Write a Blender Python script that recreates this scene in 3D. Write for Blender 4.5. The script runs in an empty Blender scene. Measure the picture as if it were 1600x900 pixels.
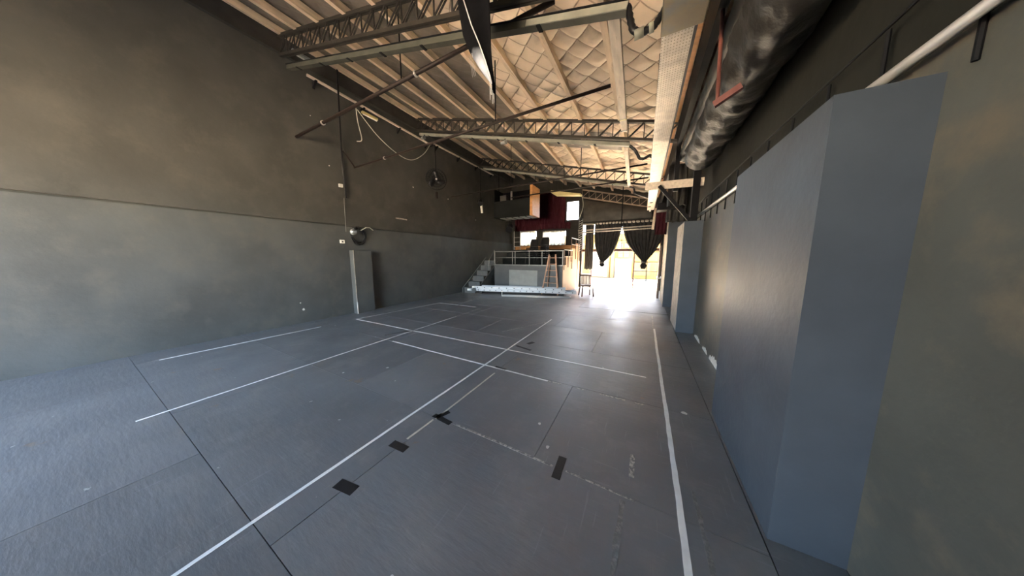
import bpy, math, random
import numpy as np
from mathutils import Vector, Matrix, noise as mnoise
random.seed(7)
S = bpy.context.scene
COL = S.collection
R = math.radians

# ------------------------------------------------------------------ camera
cam_d = bpy.data.cameras.new('camera'); cam = bpy.data.objects.new('camera', cam_d); COL.objects.link(cam)
cam_d.sensor_fit = 'HORIZONTAL'; cam_d.sensor_width = 36.0; cam_d.lens = 380.0/1600*36
cam_d.clip_start = 0.02; cam_d.clip_end = 300
cam.location = (0, 0, 1.6)
cam.rotation_euler = (R(90-7.2), 0, R(28.157))
S.camera = cam

# ------------------------------------------------------------------ world, sun, exposure
W = bpy.data.worlds.new('world'); S.world = W; W.use_nodes = True
nt = W.node_tree; bg = nt.nodes['Background']
sky = nt.nodes.new('ShaderNodeTexSky'); sky.sky_type = 'NISHITA'; sky.sun_disc = False
sky.sun_elevation = R(55); sky.sun_rotation = R(-12); sky.air_density = 1.0; sky.dust_density = 1.5; sky.ozone_density = 1.0
hs = nt.nodes.new('ShaderNodeHueSaturation'); hs.inputs['Saturation'].default_value = .76
nt.links.new(sky.outputs[0], hs.inputs['Color']); nt.links.new(hs.outputs[0], bg.inputs[0]); bg.inputs[1].default_value = 0.28
sun_d = bpy.data.lights.new('sun', 'SUN'); sun_d.energy = 16.5; sun_d.angle = R(0.6); sun_d.color = (1.0, .86, .66)
sun = bpy.data.objects.new('sun', sun_d); COL.objects.link(sun)
sun.rotation_euler = Vector((-.14, -.68, -1.0)).to_track_quat('-Z', 'Y').to_euler()
sun.location = (3, 24, 20)
def portal(name, loc, rot, sx, sy):
    d = bpy.data.lights.new(name, 'AREA'); d.shape = 'RECTANGLE'; d.size = sx; d.size_y = sy
    d.cycles.is_portal = True
    o = bpy.data.objects.new(name, d); COL.objects.link(o); o.location = loc; o.rotation_euler = rot
portal('doorway_portal', (-1.14, 13.9, 1.67), (R(-90), 0, 0), 3.7, 3.3)
portal('rear_door_portal', (-4.6, -3.6, 1.65), (R(90), 0, 0), 4.6, 3.3)
V = S.view_settings
S.display_settings.display_device = 'sRGB'
V.view_transform = 'Standard'; V.look = 'None'; V.gamma = 1.0; V.use_curve_mapping = False; V.exposure = 4.6
S.cycles.use_denoising = True
S.cycles.max_bounces = 10; S.cycles.diffuse_bounces = 6; S.cycles.glossy_bounces = 4
S.cycles.transparent_max_bounces = 12; S.cycles.sample_clamp_indirect = 12
S.cycles.caustics_reflective = False; S.cycles.caustics_refractive = False

# ------------------------------------------------------------------ materials
MATS = {}
def mat(name, col, rough=.6, metal=0.0, var=.25, vscale=3.0, bump=0.0, bscale=30.0, stretch=(1, 1, 1), col2=None, c2at=(.5, .7), spec=.5, detail=5):
    m = bpy.data.materials.new(name); m.use_nodes = True; N = m.node_tree.nodes; L = m.node_tree.links
    b = N['Principled BSDF']; b.inputs['Roughness'].default_value = rough; b.inputs['Metallic'].default_value = metal
    b.inputs['Specular IOR Level'].default_value = spec
    g = N.new('ShaderNodeNewGeometry'); mp = N.new('ShaderNodeMapping'); mp.inputs['Scale'].default_value = stretch
    L.new(g.outputs['Position'], mp.inputs[0])
    n = N.new('ShaderNodeTexNoise'); n.inputs['Scale'].default_value = vscale; n.inputs['Detail'].default_value = detail
    L.new(mp.outputs[0], n.inputs['Vector'])
    r = N.new('ShaderNodeMapRange'); r.inputs[1].default_value = .25; r.inputs[2].default_value = .75
    r.inputs[3].default_value = 1-var; r.inputs[4].default_value = 1+var
    L.new(n.outputs['Fac'], r.inputs[0])
    mx = N.new('ShaderNodeMix'); mx.data_type = 'RGBA'; mx.blend_type = 'MULTIPLY'; mx.inputs[0].default_value = 1
    mx.inputs[6].default_value = (*col, 1); L.new(r.outputs[0], mx.inputs[7])
    out = mx.outputs[2]
    if col2:
        n2 = N.new('ShaderNodeTexNoise'); n2.inputs['Scale'].default_value = vscale*1.7; n2.inputs['Detail'].default_value = 8
        n2.inputs['Roughness'].default_value = .65
        L.new(mp.outputs[0], n2.inputs['Vector'])
        rr = N.new('ShaderNodeMapRange'); rr.inputs[1].default_value = c2at[0]; rr.inputs[2].default_value = c2at[1]
        L.new(n2.outputs['Fac'], rr.inputs[0])
        m2 = N.new('ShaderNodeMix'); m2.data_type = 'RGBA'; L.new(rr.outputs[0], m2.inputs[0]); L.new(out, m2.inputs[6]); m2.inputs[7].default_value = (*col2, 1)
        out = m2.outputs[2]
    L.new(out, b.inputs['Base Color'])
    if bump:
        nb = N.new('ShaderNodeTexNoise'); nb.inputs['Scale'].default_value = bscale; nb.inputs['Detail'].default_value = 4
        L.new(mp.outputs[0], nb.inputs['Vector'])
        bp = N.new('ShaderNodeBump'); bp.inputs['Strength'].default_value = bump; bp.inputs['Distance'].default_value = .01
        L.new(nb.outputs['Fac'], bp.inputs['Height']); L.new(bp.outputs[0], b.inputs['Normal'])
    MATS[name] = m; return m

M = MATS
def floor_material():
    m = mat('floor_paint', (.138, .143, .149), .40, 0, .20, .9, 0, col2=None)
    N = m.node_tree.nodes; L = m.node_tree.links; b = N['Principled BSDF']
    g = N.new('ShaderNodeNewGeometry'); oi = N.new('ShaderNodeObjectInfo')
    base = b.inputs['Base Color'].links[0].from_socket
    b.inputs['Specular IOR Level'].default_value = .95
    def mixc(fac, a, c):
        x = N.new('ShaderNodeMix'); x.data_type = 'RGBA'
        L.new(fac, x.inputs[0]); L.new(a, x.inputs[6]); x.inputs[7].default_value = (*c, 1); return x.outputs[2]
    def noise(scale, det=4, st=(1, 1, 1), rot=0, rough=.6):
        mp = N.new('ShaderNodeMapping'); mp.inputs['Scale'].default_value = st; mp.inputs['Rotation'].default_value = (0, 0, rot)
        L.new(g.outputs['Position'], mp.inputs[0])
        n = N.new('ShaderNodeTexNoise'); n.inputs['Scale'].default_value = scale; n.inputs['Detail'].default_value = det; n.inputs['Roughness'].default_value = rough
        L.new(mp.outputs[0], n.inputs['Vector']); return n.outputs['Fac']
    def ramp(s, a, c, lo=0, hi=1):
        r = N.new('ShaderNodeMapRange'); r.inputs[1].default_value = a; r.inputs[2].default_value = c; r.inputs[3].default_value = lo; r.inputs[4].default_value = hi
        L.new(s, r.inputs[0]); return r.outputs[0]
    # sheet to sheet variation
    rv = ramp(oi.outputs['Random'], 0, 1, .88, 1.12)
    mm = N.new('ShaderNodeMix'); mm.data_type = 'RGBA'; mm.blend_type = 'MULTIPLY'; mm.inputs[0].default_value = 1
    L.new(base, mm.inputs[6]); L.new(rv, mm.inputs[7]); c = mm.outputs[2]
    c = mixc(ramp(noise(2.2, 8, rough=.7), .50, .72, 0, .55), c, (.235, .23, .22))      # scuffed greyer areas
    c = mixc(ramp(noise(2.2, 3, (22, 1, 1), .5), .645, .69, 0, .4), c, (.24, .25, .26))      # drag scratches
    c = mixc(ramp(noise(2.2, 3, (1, 24, 1), .35), .65, .70, 0, .4), c, (.24, .25, .26))
    c = mixc(ramp(noise(2.6, 3), .685, .72, 0, .6), c, (.23, .15, .085))         # brown spills
    v = N.new('ShaderNodeTexVoronoi'); v.inputs['Scale'].default_value = 3.1; vd = N.new('ShaderNodeTexNoise'); vd.inputs['Scale'].default_value = 28; L.new(g.outputs['Position'], vd.inputs['Vector'])
    va = N.new('ShaderNodeMix'); va.data_type = 'RGBA'; va.blend_type = 'ADD'; va.inputs[0].default_value = .055; L.new(g.outputs['Position'], va.inputs[6]); L.new(vd.outputs['Color'], va.inputs[7]); L.new(va.outputs[2], v.inputs['Vector'])
    fl = ramp(v.outputs['Distance'], .045, .03)
    c = mixc(fl, c, (.5, .5, .48))      # flecks of pale paint
    L.new(c, b.inputs['Base Color'])
    L.new(ramp(noise(1.6, 6), .3, .7, .36, .50), b.inputs['Roughness'])
    bp = N.new('ShaderNodeBump'); bp.inputs['Strength'].default_value = .32; bp.inputs['Distance'].default_value = .008
    L.new(noise(6, 4, (1, 4.0, 1)), bp.inputs['Height']); L.new(bp.outputs[0], b.inputs['Normal'])
floor_material()
mat('sub_floor', (.05, .05, .05), .8)
mat('wall_paint', (.060, .060, .055), .6, 0, .22, 1.3, .25, 14, col2=(.088, .085, .074), c2at=(.5, .8), spec=.25)
mat('wall_paint_lower', (.076, .081, .080), .5, 0, .22, 1.3, .25, 14, col2=(.105, .104, .094), c2at=(.5, .8), spec=.4)
mat('wall_paint_right', (.078, .080, .070), .55, 0, .25, 1.6, .3, 14, col2=(.15, .125, .09), c2at=(.5, .75), spec=.3)  # warm brown mottling over the base tone
mat('back_paint', (.026, .025, .022), .7, 0, .25, 2, spec=.1)
mat('upper_paint', (.022, .022, .018), .75, 0, .25, 1.6, .3, 14, spec=.08)
mat('pier_paint', (.06, .072, .088), .55, 0, .2, 2.0, .2, 20, spec=.25)
mat('plaster_and_lit_pier', (.40, .36, .31), .8, 0, .25, 5, .4, 30, col2=(.2, .19, .18), c2at=(.55, .65))
mat('chipped_plaster', (.62, .60, .56), .85, 0, .2, 12, .6, 40)
mat('dark_timber', (.03, .027, .024), .7, 0, .3, 4)
mat('roof_blanket', (.74, .60, .45), .62, 0, .16, 1.2, .25, 24, col2=(.46, .37, .28), c2at=(.56, .82))
mat('old_lining', (.14, .118, .095), .7, 0, .3, 1.2, .25, 24, col2=(.24, .195, .15), c2at=(.5, .8))
def stitched():
    m = MATS['roof_blanket']; N = m.node_tree.nodes; L = m.node_tree.links; b = N['Principled BSDF']
    base = b.inputs['Base Color'].links[0].from_socket
    g = N.new('ShaderNodeNewGeometry'); sp = N.new('ShaderNodeSeparateXYZ'); L.new(g.outputs['Position'], sp.inputs[0])
    def op(o, a, c):
        n = N.new('ShaderNodeMath'); n.operation = o
        for i, q in enumerate((a, c)):
            if q is None: continue
            if isinstance(q, (int, float)): n.inputs[i].default_value = q
            else: L.new(q, n.inputs[i])
        return n.outputs[0]
    ds = []
    for o in ('ADD', 'SUBTRACT'):
        w = op('DIVIDE', op(o, sp.outputs[0], sp.outputs[1]), .44)
        ds.append(op('PINGPONG', w, .5))
    d = op('MINIMUM', ds[0], ds[1])
    r = N.new('ShaderNodeMapRange'); r.inputs[1].default_value = .018; r.inputs[2].default_value = .034; r.inputs[3].default_value = .75; r.inputs[4].default_value = 0
    L.new(d, r.inputs[0])
    x = N.new('ShaderNodeMix'); x.data_type = 'RGBA'; L.new(r.outputs[0], x.inputs[0]); L.new(base, x.inputs[6]); x.inputs[7].default_value = (.33, .24, .17, 1)
    L.new(x.outputs[2], b.inputs['Base Color'])
stitched()      # brown stitching thread along the quilting seams
mat('purlin_timber', (.68, .53, .38), .75, 0, .25, 4, .4, 25, (3, .3, 3), col2=(.34, .25, .17), c2at=(.58, .74))
mat('pale_timber', (.62, .53, .43), .7, 0, .22, 6, .3, 25, (3, .4, 3), col2=(.36, .27, .2), c2at=(.6, .7))
mat('truss_steel', (.030, .026, .021), .6, .1, .3, 5, spec=.25)
mat('truss_steel_lit', (.22, .17, .13), .6, .1, .3, 5)  # lighter copy of the truss steel, lit look of the bars painted in
mat('rust_pipe', (.017, .011, .009), .55, .1, .35, 6, spec=.2)
mat('black_steel', (.008, .008, .009), .6, 0, .2, 5, spec=.1)
mat('trunking_grey', (.20, .20, .165), .55, 0, .25, 5)
mat('trunking_dark', (.055, .056, .045), .6, 0, .25, 5, spec=.25)
mat('tray_steel', (.58, .52, .45), .5, .35, .12, 5)
mat('box_olive', (.13, .092, .032), .45, 0, .4, 2.5, col2=(.07, .07, .055), c2at=(.45, .65))
mat('black_cloth', (.005, .005, .006), .9, 0, .3, 6, spec=.03)
mat('curtain_cloth', (.034, .033, .033), .9, 0, .25, 5, spec=.05)
mat('drape_cloth', (.05, .047, .042), .85, 0, .25, 3, spec=.05)
def lit_cloth_end():
    m = mat('cloth_lit_end', (.40, .44, .52), .85, 0, .15, 8, spec=.05)
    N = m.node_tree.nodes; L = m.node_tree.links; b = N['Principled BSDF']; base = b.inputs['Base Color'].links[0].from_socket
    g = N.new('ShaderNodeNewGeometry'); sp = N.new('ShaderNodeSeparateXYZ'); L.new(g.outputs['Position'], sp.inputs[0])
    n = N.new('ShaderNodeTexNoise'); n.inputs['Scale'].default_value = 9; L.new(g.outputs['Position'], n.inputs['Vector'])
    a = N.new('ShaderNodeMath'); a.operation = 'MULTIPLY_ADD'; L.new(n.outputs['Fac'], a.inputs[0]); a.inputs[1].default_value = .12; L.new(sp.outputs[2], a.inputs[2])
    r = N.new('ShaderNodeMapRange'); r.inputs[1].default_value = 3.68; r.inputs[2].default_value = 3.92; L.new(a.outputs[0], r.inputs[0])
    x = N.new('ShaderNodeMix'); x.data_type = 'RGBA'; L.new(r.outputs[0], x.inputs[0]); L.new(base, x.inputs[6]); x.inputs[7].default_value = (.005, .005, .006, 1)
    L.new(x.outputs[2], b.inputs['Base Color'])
lit_cloth_end()      # light on the lower end of the fold, painted in as a pale gradient
mat('thread', (.6, .6, .58), .8)
mat('maroon_cloth', (.045, .012, .017), .85, 0, .25, 4, spec=.04)
mat('rope_white', (.50, .49, .42), .7)
mat('white_plastic', (.72, .72, .68), .5, 0, .08)
mat('yellow_plastic', (.55, .48, .22), .5, 0, .15)
mat('black_plastic', (.008, .008, .009), .4, 0, .2, spec=.25)
mat('black_sheet', (.012, .012, .011), .4, 0, .3, 5, .5, 14, spec=.25)
mat('duct_foil', (.020, .018, .015), .6, 0, .5, 7, .8, 22, spec=.35)
mat('duct_dark', (.014, .015, .014), .55, 0, .3, 4, spec=.2)
mat('riser_grey', (.075, .08, .085), .55, 0, .2, 2)
mat('stair_grey', (.105, .108, .108), .6, 0, .25, 4, spec=.25)
mat('riser_dark', (.010, .011, .011), .7, 0, .2, 2, spec=.05)
mat('panel_grey', (.27, .28, .275), .6, 0, .12, 4)
mat('chipboard', (.32, .175, .095), .7, 0, .14, 30, col2=(.25, .135, .07), c2at=(.5, .7))
mat('orange_timber', (.48, .22, .07), .6, 0, .25, 5, 0, 20, (.4, 3, 3))
mat('rail_steel', (.20, .20, .19), .45, .5, .2, 6)
mat('bright_steel', (.55, .53, .5), .4, .6, .1, 6)
mat('aluminium', (.42, .43, .45), .45, .3, .10, 8)
mat('ladder_timber', (.46, .27, .18), .65, 0, .2, 8)
mat('chair_brown', (.09, .045, .03), .5, 0, .2, 8)
mat('red_steel', (.15, .05, .042), .5, .1, .2, 8)
mat('orange_plastic', (.55, .16, .03), .5)
mat('brown_timber', (.11, .068, .05), .65, 0, .3, 6, 0, 20, (3, 3, .4))
mat('white_tape', (.84, .85, .83), .55, 0, .10, 9, col2=(.5, .51, .51), c2at=(.64, .74))
mat('worn_tape', (.46, .44, .39), .6, 0, .3, 22, col2=(.16, .165, .165), c2at=(.44, .56))
mat('yellowed_tape', (.62, .58, .48), .6, 0, .15, 14, col2=(.3, .29, .26), c2at=(.6, .7))
mat('dirt_line', (.24, .235, .22), .7, 0, .3, 20, col2=(.165, .165, .16), c2at=(.42, .55))
mat('black_tape', (.012, .012, .013), .5, 0, .2, 20)
mat('paper_scrap', (.66, .66, .64), .7)
mat('concrete_out', (.66, .57, .45), .85, 0, .12, 1.5)
mat('facade_yellow', (.20, .125, .03), .85, 0, .12, 1)
mat('facade_white', (.30, .28, .24), .8, 0, .08, 1)
mat('facade_door', (.13, .085, .03), .6)
mat('sign_ink', (.05, .05, .05), .7)
mat('frame_brown', (.12, .05, .038), .6, 0, .2)
mat('frame_grey', (.10, .095, .085), .5, 0, .15, spec=.2)
mat('corrugated', (.30, .26, .23), .5, .3, .2, 3)
mat('lamp_glass', (.5, .5, .48), .15, .6, .1)
def glass(name):
    m = bpy.data.materials.new(name); m.use_nodes = True; N = m.node_tree.nodes; L = m.node_tree.links
    o = N['Material Output']; N.remove(N['Principled BSDF'])
    t = N.new('ShaderNodeBsdfTransparent'); t.inputs[0].default_value = (.95, .96, .95, 1)
    g = N.new('ShaderNodeBsdfGlossy'); g.inputs['Roughness'].default_value = .03
    f = N.new('ShaderNodeFresnel'); f.inputs[0].default_value = 1.45
    x = N.new('ShaderNodeMixShader'); L.new(f.outputs[0], x.inputs[0]); L.new(t.outputs[0], x.inputs[1]); L.new(g.outputs[0], x.inputs[2]); L.new(x.outputs[0], o.inputs[0])
    MATS[name] = m
glass('glass')
def sheer(name, col):
    m = bpy.data.materials.new(name); m.use_nodes = True; N = m.node_tree.nodes; L = m.node_tree.links
    o = N['Material Output']; N.remove(N['Principled BSDF'])
    d = N.new('ShaderNodeBsdfDiffuse'); d.inputs[0].default_value = (*col, 1)
    t = N.new('ShaderNodeBsdfTranslucent'); t.inputs[0].default_value = (*col, 1)
    x = N.new('ShaderNodeMixShader'); x.inputs[0].default_value = .6; L.new(d.outputs[0], x.inputs[1]); L.new(t.outputs[0], x.inputs[2]); L.new(x.outputs[0], o.inputs[0])
    MATS[name] = m
sheer('sheer_white', (.72, .70, .65))
sheer('frosted_panel', (.85, .85, .85))

# ------------------------------------------------------------------ mesh helpers
WL = {}
class MB:
    def __init__(s): s.v = []; s.f = []
    def box(s, a, b):
        x0, y0, z0 = a; x1, y1, z1 = b
        n = len(s.v)
        s.v += [(x0, y0, z0), (x1, y0, z0), (x1, y1, z0), (x0, y1, z0), (x0, y0, z1), (x1, y0, z1), (x1, y1, z1), (x0, y1, z1)]
        s.f += [tuple(n+i for i in q) for q in ((0, 3, 2, 1), (4, 5, 6, 7), (0, 1, 5, 4), (1, 2, 6, 5), (2, 3, 7, 6), (3, 0, 4, 7))]
        return s
    def bar(s, p0, p1, w, h, up=(0, 0, 1)):
        p0 = Vector(p0); p1 = Vector(p1); d = (p1-p0).normalized(); u = Vector(up)
        if abs(d.dot(u)) > .98: u = Vector((0, 1, 0))
        sd = d.cross(u).normalized(); u = sd.cross(d)
        n = len(s.v)
        for p in (p0, p1):
            for a, b in ((-1, -1), (1, -1), (1, 1), (-1, 1)):
                s.v.append(tuple(p+sd*a*w/2+u*b*h/2))
        s.f += [tuple(n+i for i in q) for q in ((0, 1, 2, 3), (7, 6, 5, 4), (0, 4, 5, 1), (1, 5, 6, 2), (2, 6, 7, 3), (3, 7, 4, 0))]
        return s
    def tube(s, pts, r, n=8, cap=True, radii=None, closed=False):
        pts = [Vector(p) for p in pts]; k = len(pts); base = len(s.v); prev = None
        for i, p in enumerate(pts):
            if closed: d = pts[(i+1) % k]-pts[i-1]
            else: d = pts[min(i+1, k-1)]-pts[max(i-1, 0)]
            d.normalize()
            if prev is None:
                u = Vector((0, 0, 1)) if abs(d.z) < .9 else Vector((1, 0, 0))
                a = d.cross(u).normalized()
            else:
                a = prev-d*prev.dot(d); a.normalize()
            prev = a; b = d.cross(a); rr = radii[i] if radii else r
            for j in range(n):
                t = 2*math.pi*j/n; s.v.append(tuple(p+a*rr*math.cos(t)+b*rr*math.sin(t)))
        for i in range(k if closed else k-1):
            for j in range(n):
                i2 = (i+1) % k
                s.f.append((base+i*n+j, base+i*n+(j+1) % n, base+i2*n+(j+1) % n, base+i2*n+j))
        if cap and not closed:
            s.f.append(tuple(base+j for j in reversed(range(n)))); s.f.append(tuple(base+(k-1)*n+j for j in range(n)))
        return s
    def prism(s, poly, axis, a, b):
        # poly: 2-D points; axis 0/1/2 is the extrusion axis
        n = len(s.v); k = len(poly)
        for t in (a, b):
            for (p, q) in poly:
                s.v.append([(t, p, q), (p, t, q), (p, q, t)][axis])
        s.f.append(tuple(n+i for i in range(k))); s.f.append(tuple(n+k+i for i in reversed(range(k))))
        for i in range(k): s.f.append((n+i, n+k+i, n+k+(i+1) % k, n+(i+1) % k))
        return s
    def grid(s, P):
        rows = len(P); cols = len(P[0]); n = len(s.v)
        for r in P: s.v += [tuple(p) for p in r]
        for i in range(rows-1):
            for j in range(cols-1):
                a = n+i*cols+j; s.f.append((a, a+1, a+cols+1, a+cols))
        return s
    def build(s, name, m, parent=None, smooth=False, loc=None, thick=0, bevel=0):
        o0 = WL[parent] if parent is not None else Vector(loc or (0, 0, 0))
        me = bpy.data.meshes.new(name)
        me.from_pydata([(x-o0[0], y-o0[1], z-o0[2]) for x, y, z in s.v], [], s.f)
        me.materials.append(M[m] if isinstance(m, str) else m)
        me.validate()
        import bmesh
        bm = bmesh.new(); bm.from_mesh(me); bmesh.ops.recalc_face_normals(bm, faces=bm.faces); bm.to_mesh(me); bm.free()
        if smooth:
            me.polygons.foreach_set('use_smooth', [True]*len(me.polygons))
        o = bpy.data.objects.new(name, me); COL.objects.link(o)
        if parent is not None: o.parent = parent; WL[o] = o0
        else: o.location = o0; WL[o] = o0
        if thick:
            md = o.modifiers.new('solidify', 'SOLIDIFY'); md.thickness = thick; md.offset = 0
        if bevel:
            md = o.modifiers.new('bevel', 'BEVEL'); md.width = bevel; md.segments = 2; md.limit_method = 'ANGLE'
        return o
def thing(name, label, cat, loc=(0, 0, 0), group=None):
    o = bpy.data.objects.new(name, None); COL.objects.link(o); o.location = loc; o.empty_display_size = .1
    WL[o] = Vector(loc); return tag(o, label, cat, group)
def tag(o, label, cat, group=None):
    o['label'] = label; o['category'] = cat
    if group: o['group'] = group
    return o
def struct(o, label=None):
    o['kind'] = 'structure'
    if label: o['label'] = label
    return o
def inst(src, name, parent, loc):        # a part that shares its mesh with an alike part
    o = bpy.data.objects.new(name, src.data); COL.objects.link(o); o.parent = parent
    o.location = loc; WL[o] = WL[parent]; return o
def copy_tree(o, parent=None):
    c = o.copy(); COL.objects.link(c); c.parent = parent
    for ch in o.children: copy_tree(ch, c)
    return c
def rot_thing(o, rz): o.rotation_euler.z = rz
def fbm(x, y, z=0): return mnoise.noise((x, y, z))

SL = .254
def zt(x): return 6.36-SL*(x+7.3)            # top chord line of the roof
def zr(x): return zt(x)+.17                  # underside of the roof lining

# ================================================================== SETTING
fl = struct(MB().box((-7.5, -5.2, -.12), (1.3, 13.8, -.012)).build('floor', 'sub_floor'), 'grey painted hall floor laid in large sheets')
rows = [1.64+1.25*k for k in range(-6, 10)] + [13.6]
rows[0] = -5.0
for i in range(len(rows)-1):
    y0, y1 = rows[i], rows[i+1]
    xs = [.70, -1.74, -4.18, -6.62, -7.27] if i % 2 else [.70, -.68, -3.12, -5.56, -7.27]
    for x1, x0 in zip(xs[:-1], xs[1:]):
        g = .0025
        MB().box((x0+g, y0+g, -.012), (x1-g, y1-g, 0)).build('floor_sheet', 'floor_paint', fl)
MB().box((.705, -5, -.012), (1.02, 13.6, -.004)).build('floor_edge_strip', 'floor_paint', fl)

wl = struct(MB().box((-7.55, -5.2, 2.478), (-7.30, 13.8, 6.9)).box((-7.55, -5.2, 2.44), (-7.34, 13.8, 2.478)).build('wall_left', 'wall_paint'), 'long dark painted wall with a shallow ledge')
MB().box((-7.55, -5.2, 0), (-7.27, 13.8, 2.44)).build('lower_wall', 'wall_paint_lower', wl)
struct(MB().box((-7.30, -5, 6.02), (-7.22, 13.6, 6.36)).build('trim_1', 'dark_timber'), 'dark timber wall plate below the roof')
wr = struct(MB().box((1.02, -5.2, 0), (1.3, 13.8, 2.45)).build('wall_right', 'wall_paint_right'), 'dark painted wall with warm brown mottling')
MB().box((1.06, -5.2, 2.45), (1.3, 13.8, 4.7)).build('upper_wall', 'upper_paint', wr)
def wall_holes(xa, xb, za, zb, y0, y1, holes):
    xs = sorted({xa, xb, *[h[0] for h in holes], *[h[1] for h in holes]}); zs = sorted({za, zb, *[h[2] for h in holes], *[h[3] for h in holes]})
    b = MB()
    for i in range(len(xs)-1):
        for j in range(len(zs)-1):
            cx = (xs[i]+xs[i+1])/2; cz = (zs[j]+zs[j+1])/2
            if any(h[0] < cx < h[1] and h[2] < cz < h[3] for h in holes): continue
            b.box((xs[i], y0, zs[j]), (xs[i+1], y1, zs[j+1]))
    return b
W1 = (-6.70, -5.64, 2.28, 3.16); W2 = (-5.25, -3.86, 2.28, 3.10); SK = (-3.89, -3.20, 3.62, 4.63); DR = (-3.0, .72, 0, 3.40)
struct(wall_holes(-7.55, 1.3, 0, 6.9, 13.6, 13.8, [W1, W2, SK, DR]).build('wall_back', 'back_paint'), 'dark end wall around the bright doorway')
struct(wall_holes(-7.55, 1.3, 0, 6.9, -3.7, -3.5, [(-6.9, -2.3, 0, 3.3)]).build('wall_front', 'wall_paint'), 'end wall with the loading door')

# roof: quilted lining (relief built in), with a solid deck above it
def quilt():
    st = .022; hd = .22
    xs = np.arange(-7.4, 1.2, st); ys = np.arange(-5.1, 13.75, st)
    X, Y = np.meshgrid(xs, ys)
    u = (X+Y)/(2*hd); v = (X-Y)/(2*hd)
    h = (np.abs(np.sin(np.pi*u))*np.abs(np.sin(np.pi*v)))**.42
    old = (X < -3.12)
    rs = np.random.RandomState(3)
    cell = rs.rand(400, 400)
    amp = .65+.7*cell[(np.floor(u).astype(int)) % 400, (np.floor(v).astype(int)) % 400]
    wr_ = .006*np.sin(Y*31+3*np.sin(X*2.3))*np.sin(X*7+Y*3)
    sag = .02*np.sin(Y*1.9+X)*np.sin(X*1.3)
    Z = 6.53-SL*(X+7.3)-np.where(old, .018, .062)*h*amp-wr_*h+sag*.5
    ny, nx = X.shape
    V_ = np.stack([X, Y, Z], -1).reshape(-1, 3)
    idx = np.arange(ny*nx).reshape(ny, nx)
    F_ = np.stack([idx[:-1, :-1], idx[1:, :-1], idx[1:, 1:], idx[:-1, 1:]], -1).reshape(-1, 4)
    me = bpy.data.meshes.new('ceiling'); me.from_pydata(V_.tolist(), [], F_.tolist()); me.materials.append(M['roof_blanket']); me.materials.append(M['old_lining'])
    me.polygons.foreach_set('material_index', old[:-1, :-1].reshape(-1).astype(np.int32))
    o = bpy.data.objects.new('ceiling', me); COL.objects.link(o); return o
struct(quilt(), 'sloping roof lined with quilted tan insulation')
struct(MB().prism([(-7.6, zr(-7.6)+.10), (1.35, zr(1.35)+.10), (1.35, zr(1.35)+.18), (-7.6, zr(-7.6)+.18)], 1, -5.3, 13.9).build('trim_2', 'corrugated'), 'roof deck above the lining')

# piers along the right wall
def pier(n, x0, y0, y1, zt_, lab):
    o = struct(MB().box((x0+.004, y0, 0), (1.02, y1, zt_)).build('trim_%d' % n, 'pier_paint'), lab)
    MB().box((x0, y0+.02, .02), (x0+.006, y1, zt_-.02)).build('lit_pier_side', 'plaster_and_lit_pier', o)  # pale face with the doorway light put into its colour
    return o
pier(3, .70, 6.17, 7.25, 2.33, 'blue grey pier nearer the camera with chipped foot')
pier(4, .64, 9.2, 10.2, 3.0, 'dark blue pier nearer the doorway')
o = struct(MB().box((.72, 1.75, 0), (1.02, 3.04, 2.33)).build('trim_5', 'pier_paint'), 'blue grey pier closest to the camera')
# low patches of flaked plaster
def chip(pts, x, name='plaster_chip'):
    b = MB(); b.prism(pts, 0, x-.004, x+.003); return b
for y0, w, h in ((6.8-2.6, .55, .17), (4.9, .35, .08), (3.62, .5, .15), (5.5, .5, .09)):
    pts = []
    for k in range(15):
        t = k/14; pts.append((y0+w*t, .01+h*(math.sin(math.pi*t)**.6)*random.uniform(.45, 1.0)))
    pts = [(y0, .0), *pts, (y0+w, .0)]
    chip(pts, 1.02).build('plaster_chip', 'chipped_plaster', wr)

# ================================================================== ROOF TIMBER AND STEEL
ords = ['first', 'second', 'third', 'fourth', 'fifth', 'sixth', 'seventh', 'eighth', 'ninth', 'tenth']
for i, x in enumerate((-7.12, -6.45, -5.6, -4.75, -3.95, -3.15, -2.45, -1.55, -.65)):
    w = .10 if i < 6 else .09
    b = MB()
    y = -5.0
    P = []
    while y < 13.6:
        P.append((x+.012*fbm(x*3, y*.7), y)); y += 1.55
    P.append((x, 13.6))
    for (xa, ya), (xb, yb) in zip(P[:-1], P[1:]):
        n = len(b.v)
        for (px_, py_) in ((xa, ya), (xb, yb)):
            for dx, dz in ((-w/2, .002), (w/2, .002), (w/2, .135), (-w/2, .135)):
                b.v.append((px_+dx, py_, zt(px_+dx)+dz))
        b.f += [tuple(n+q for q in f) for f in ((0, 1, 5, 4), (1, 2, 6, 5), (2, 3, 7, 6), (3, 0, 4, 7))]
    n = len(b.v); b.f += [(0, 3, 2, 1), (n-4, n-3, n-2, n-1)]
    o = b.build('roof_purlin', 'purlin_timber')
    tag(o, 'pale timber purlin running the length of the roof, %s from the long left wall' % ords[i], 'purlin', 'purlins under the roof lining')

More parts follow.
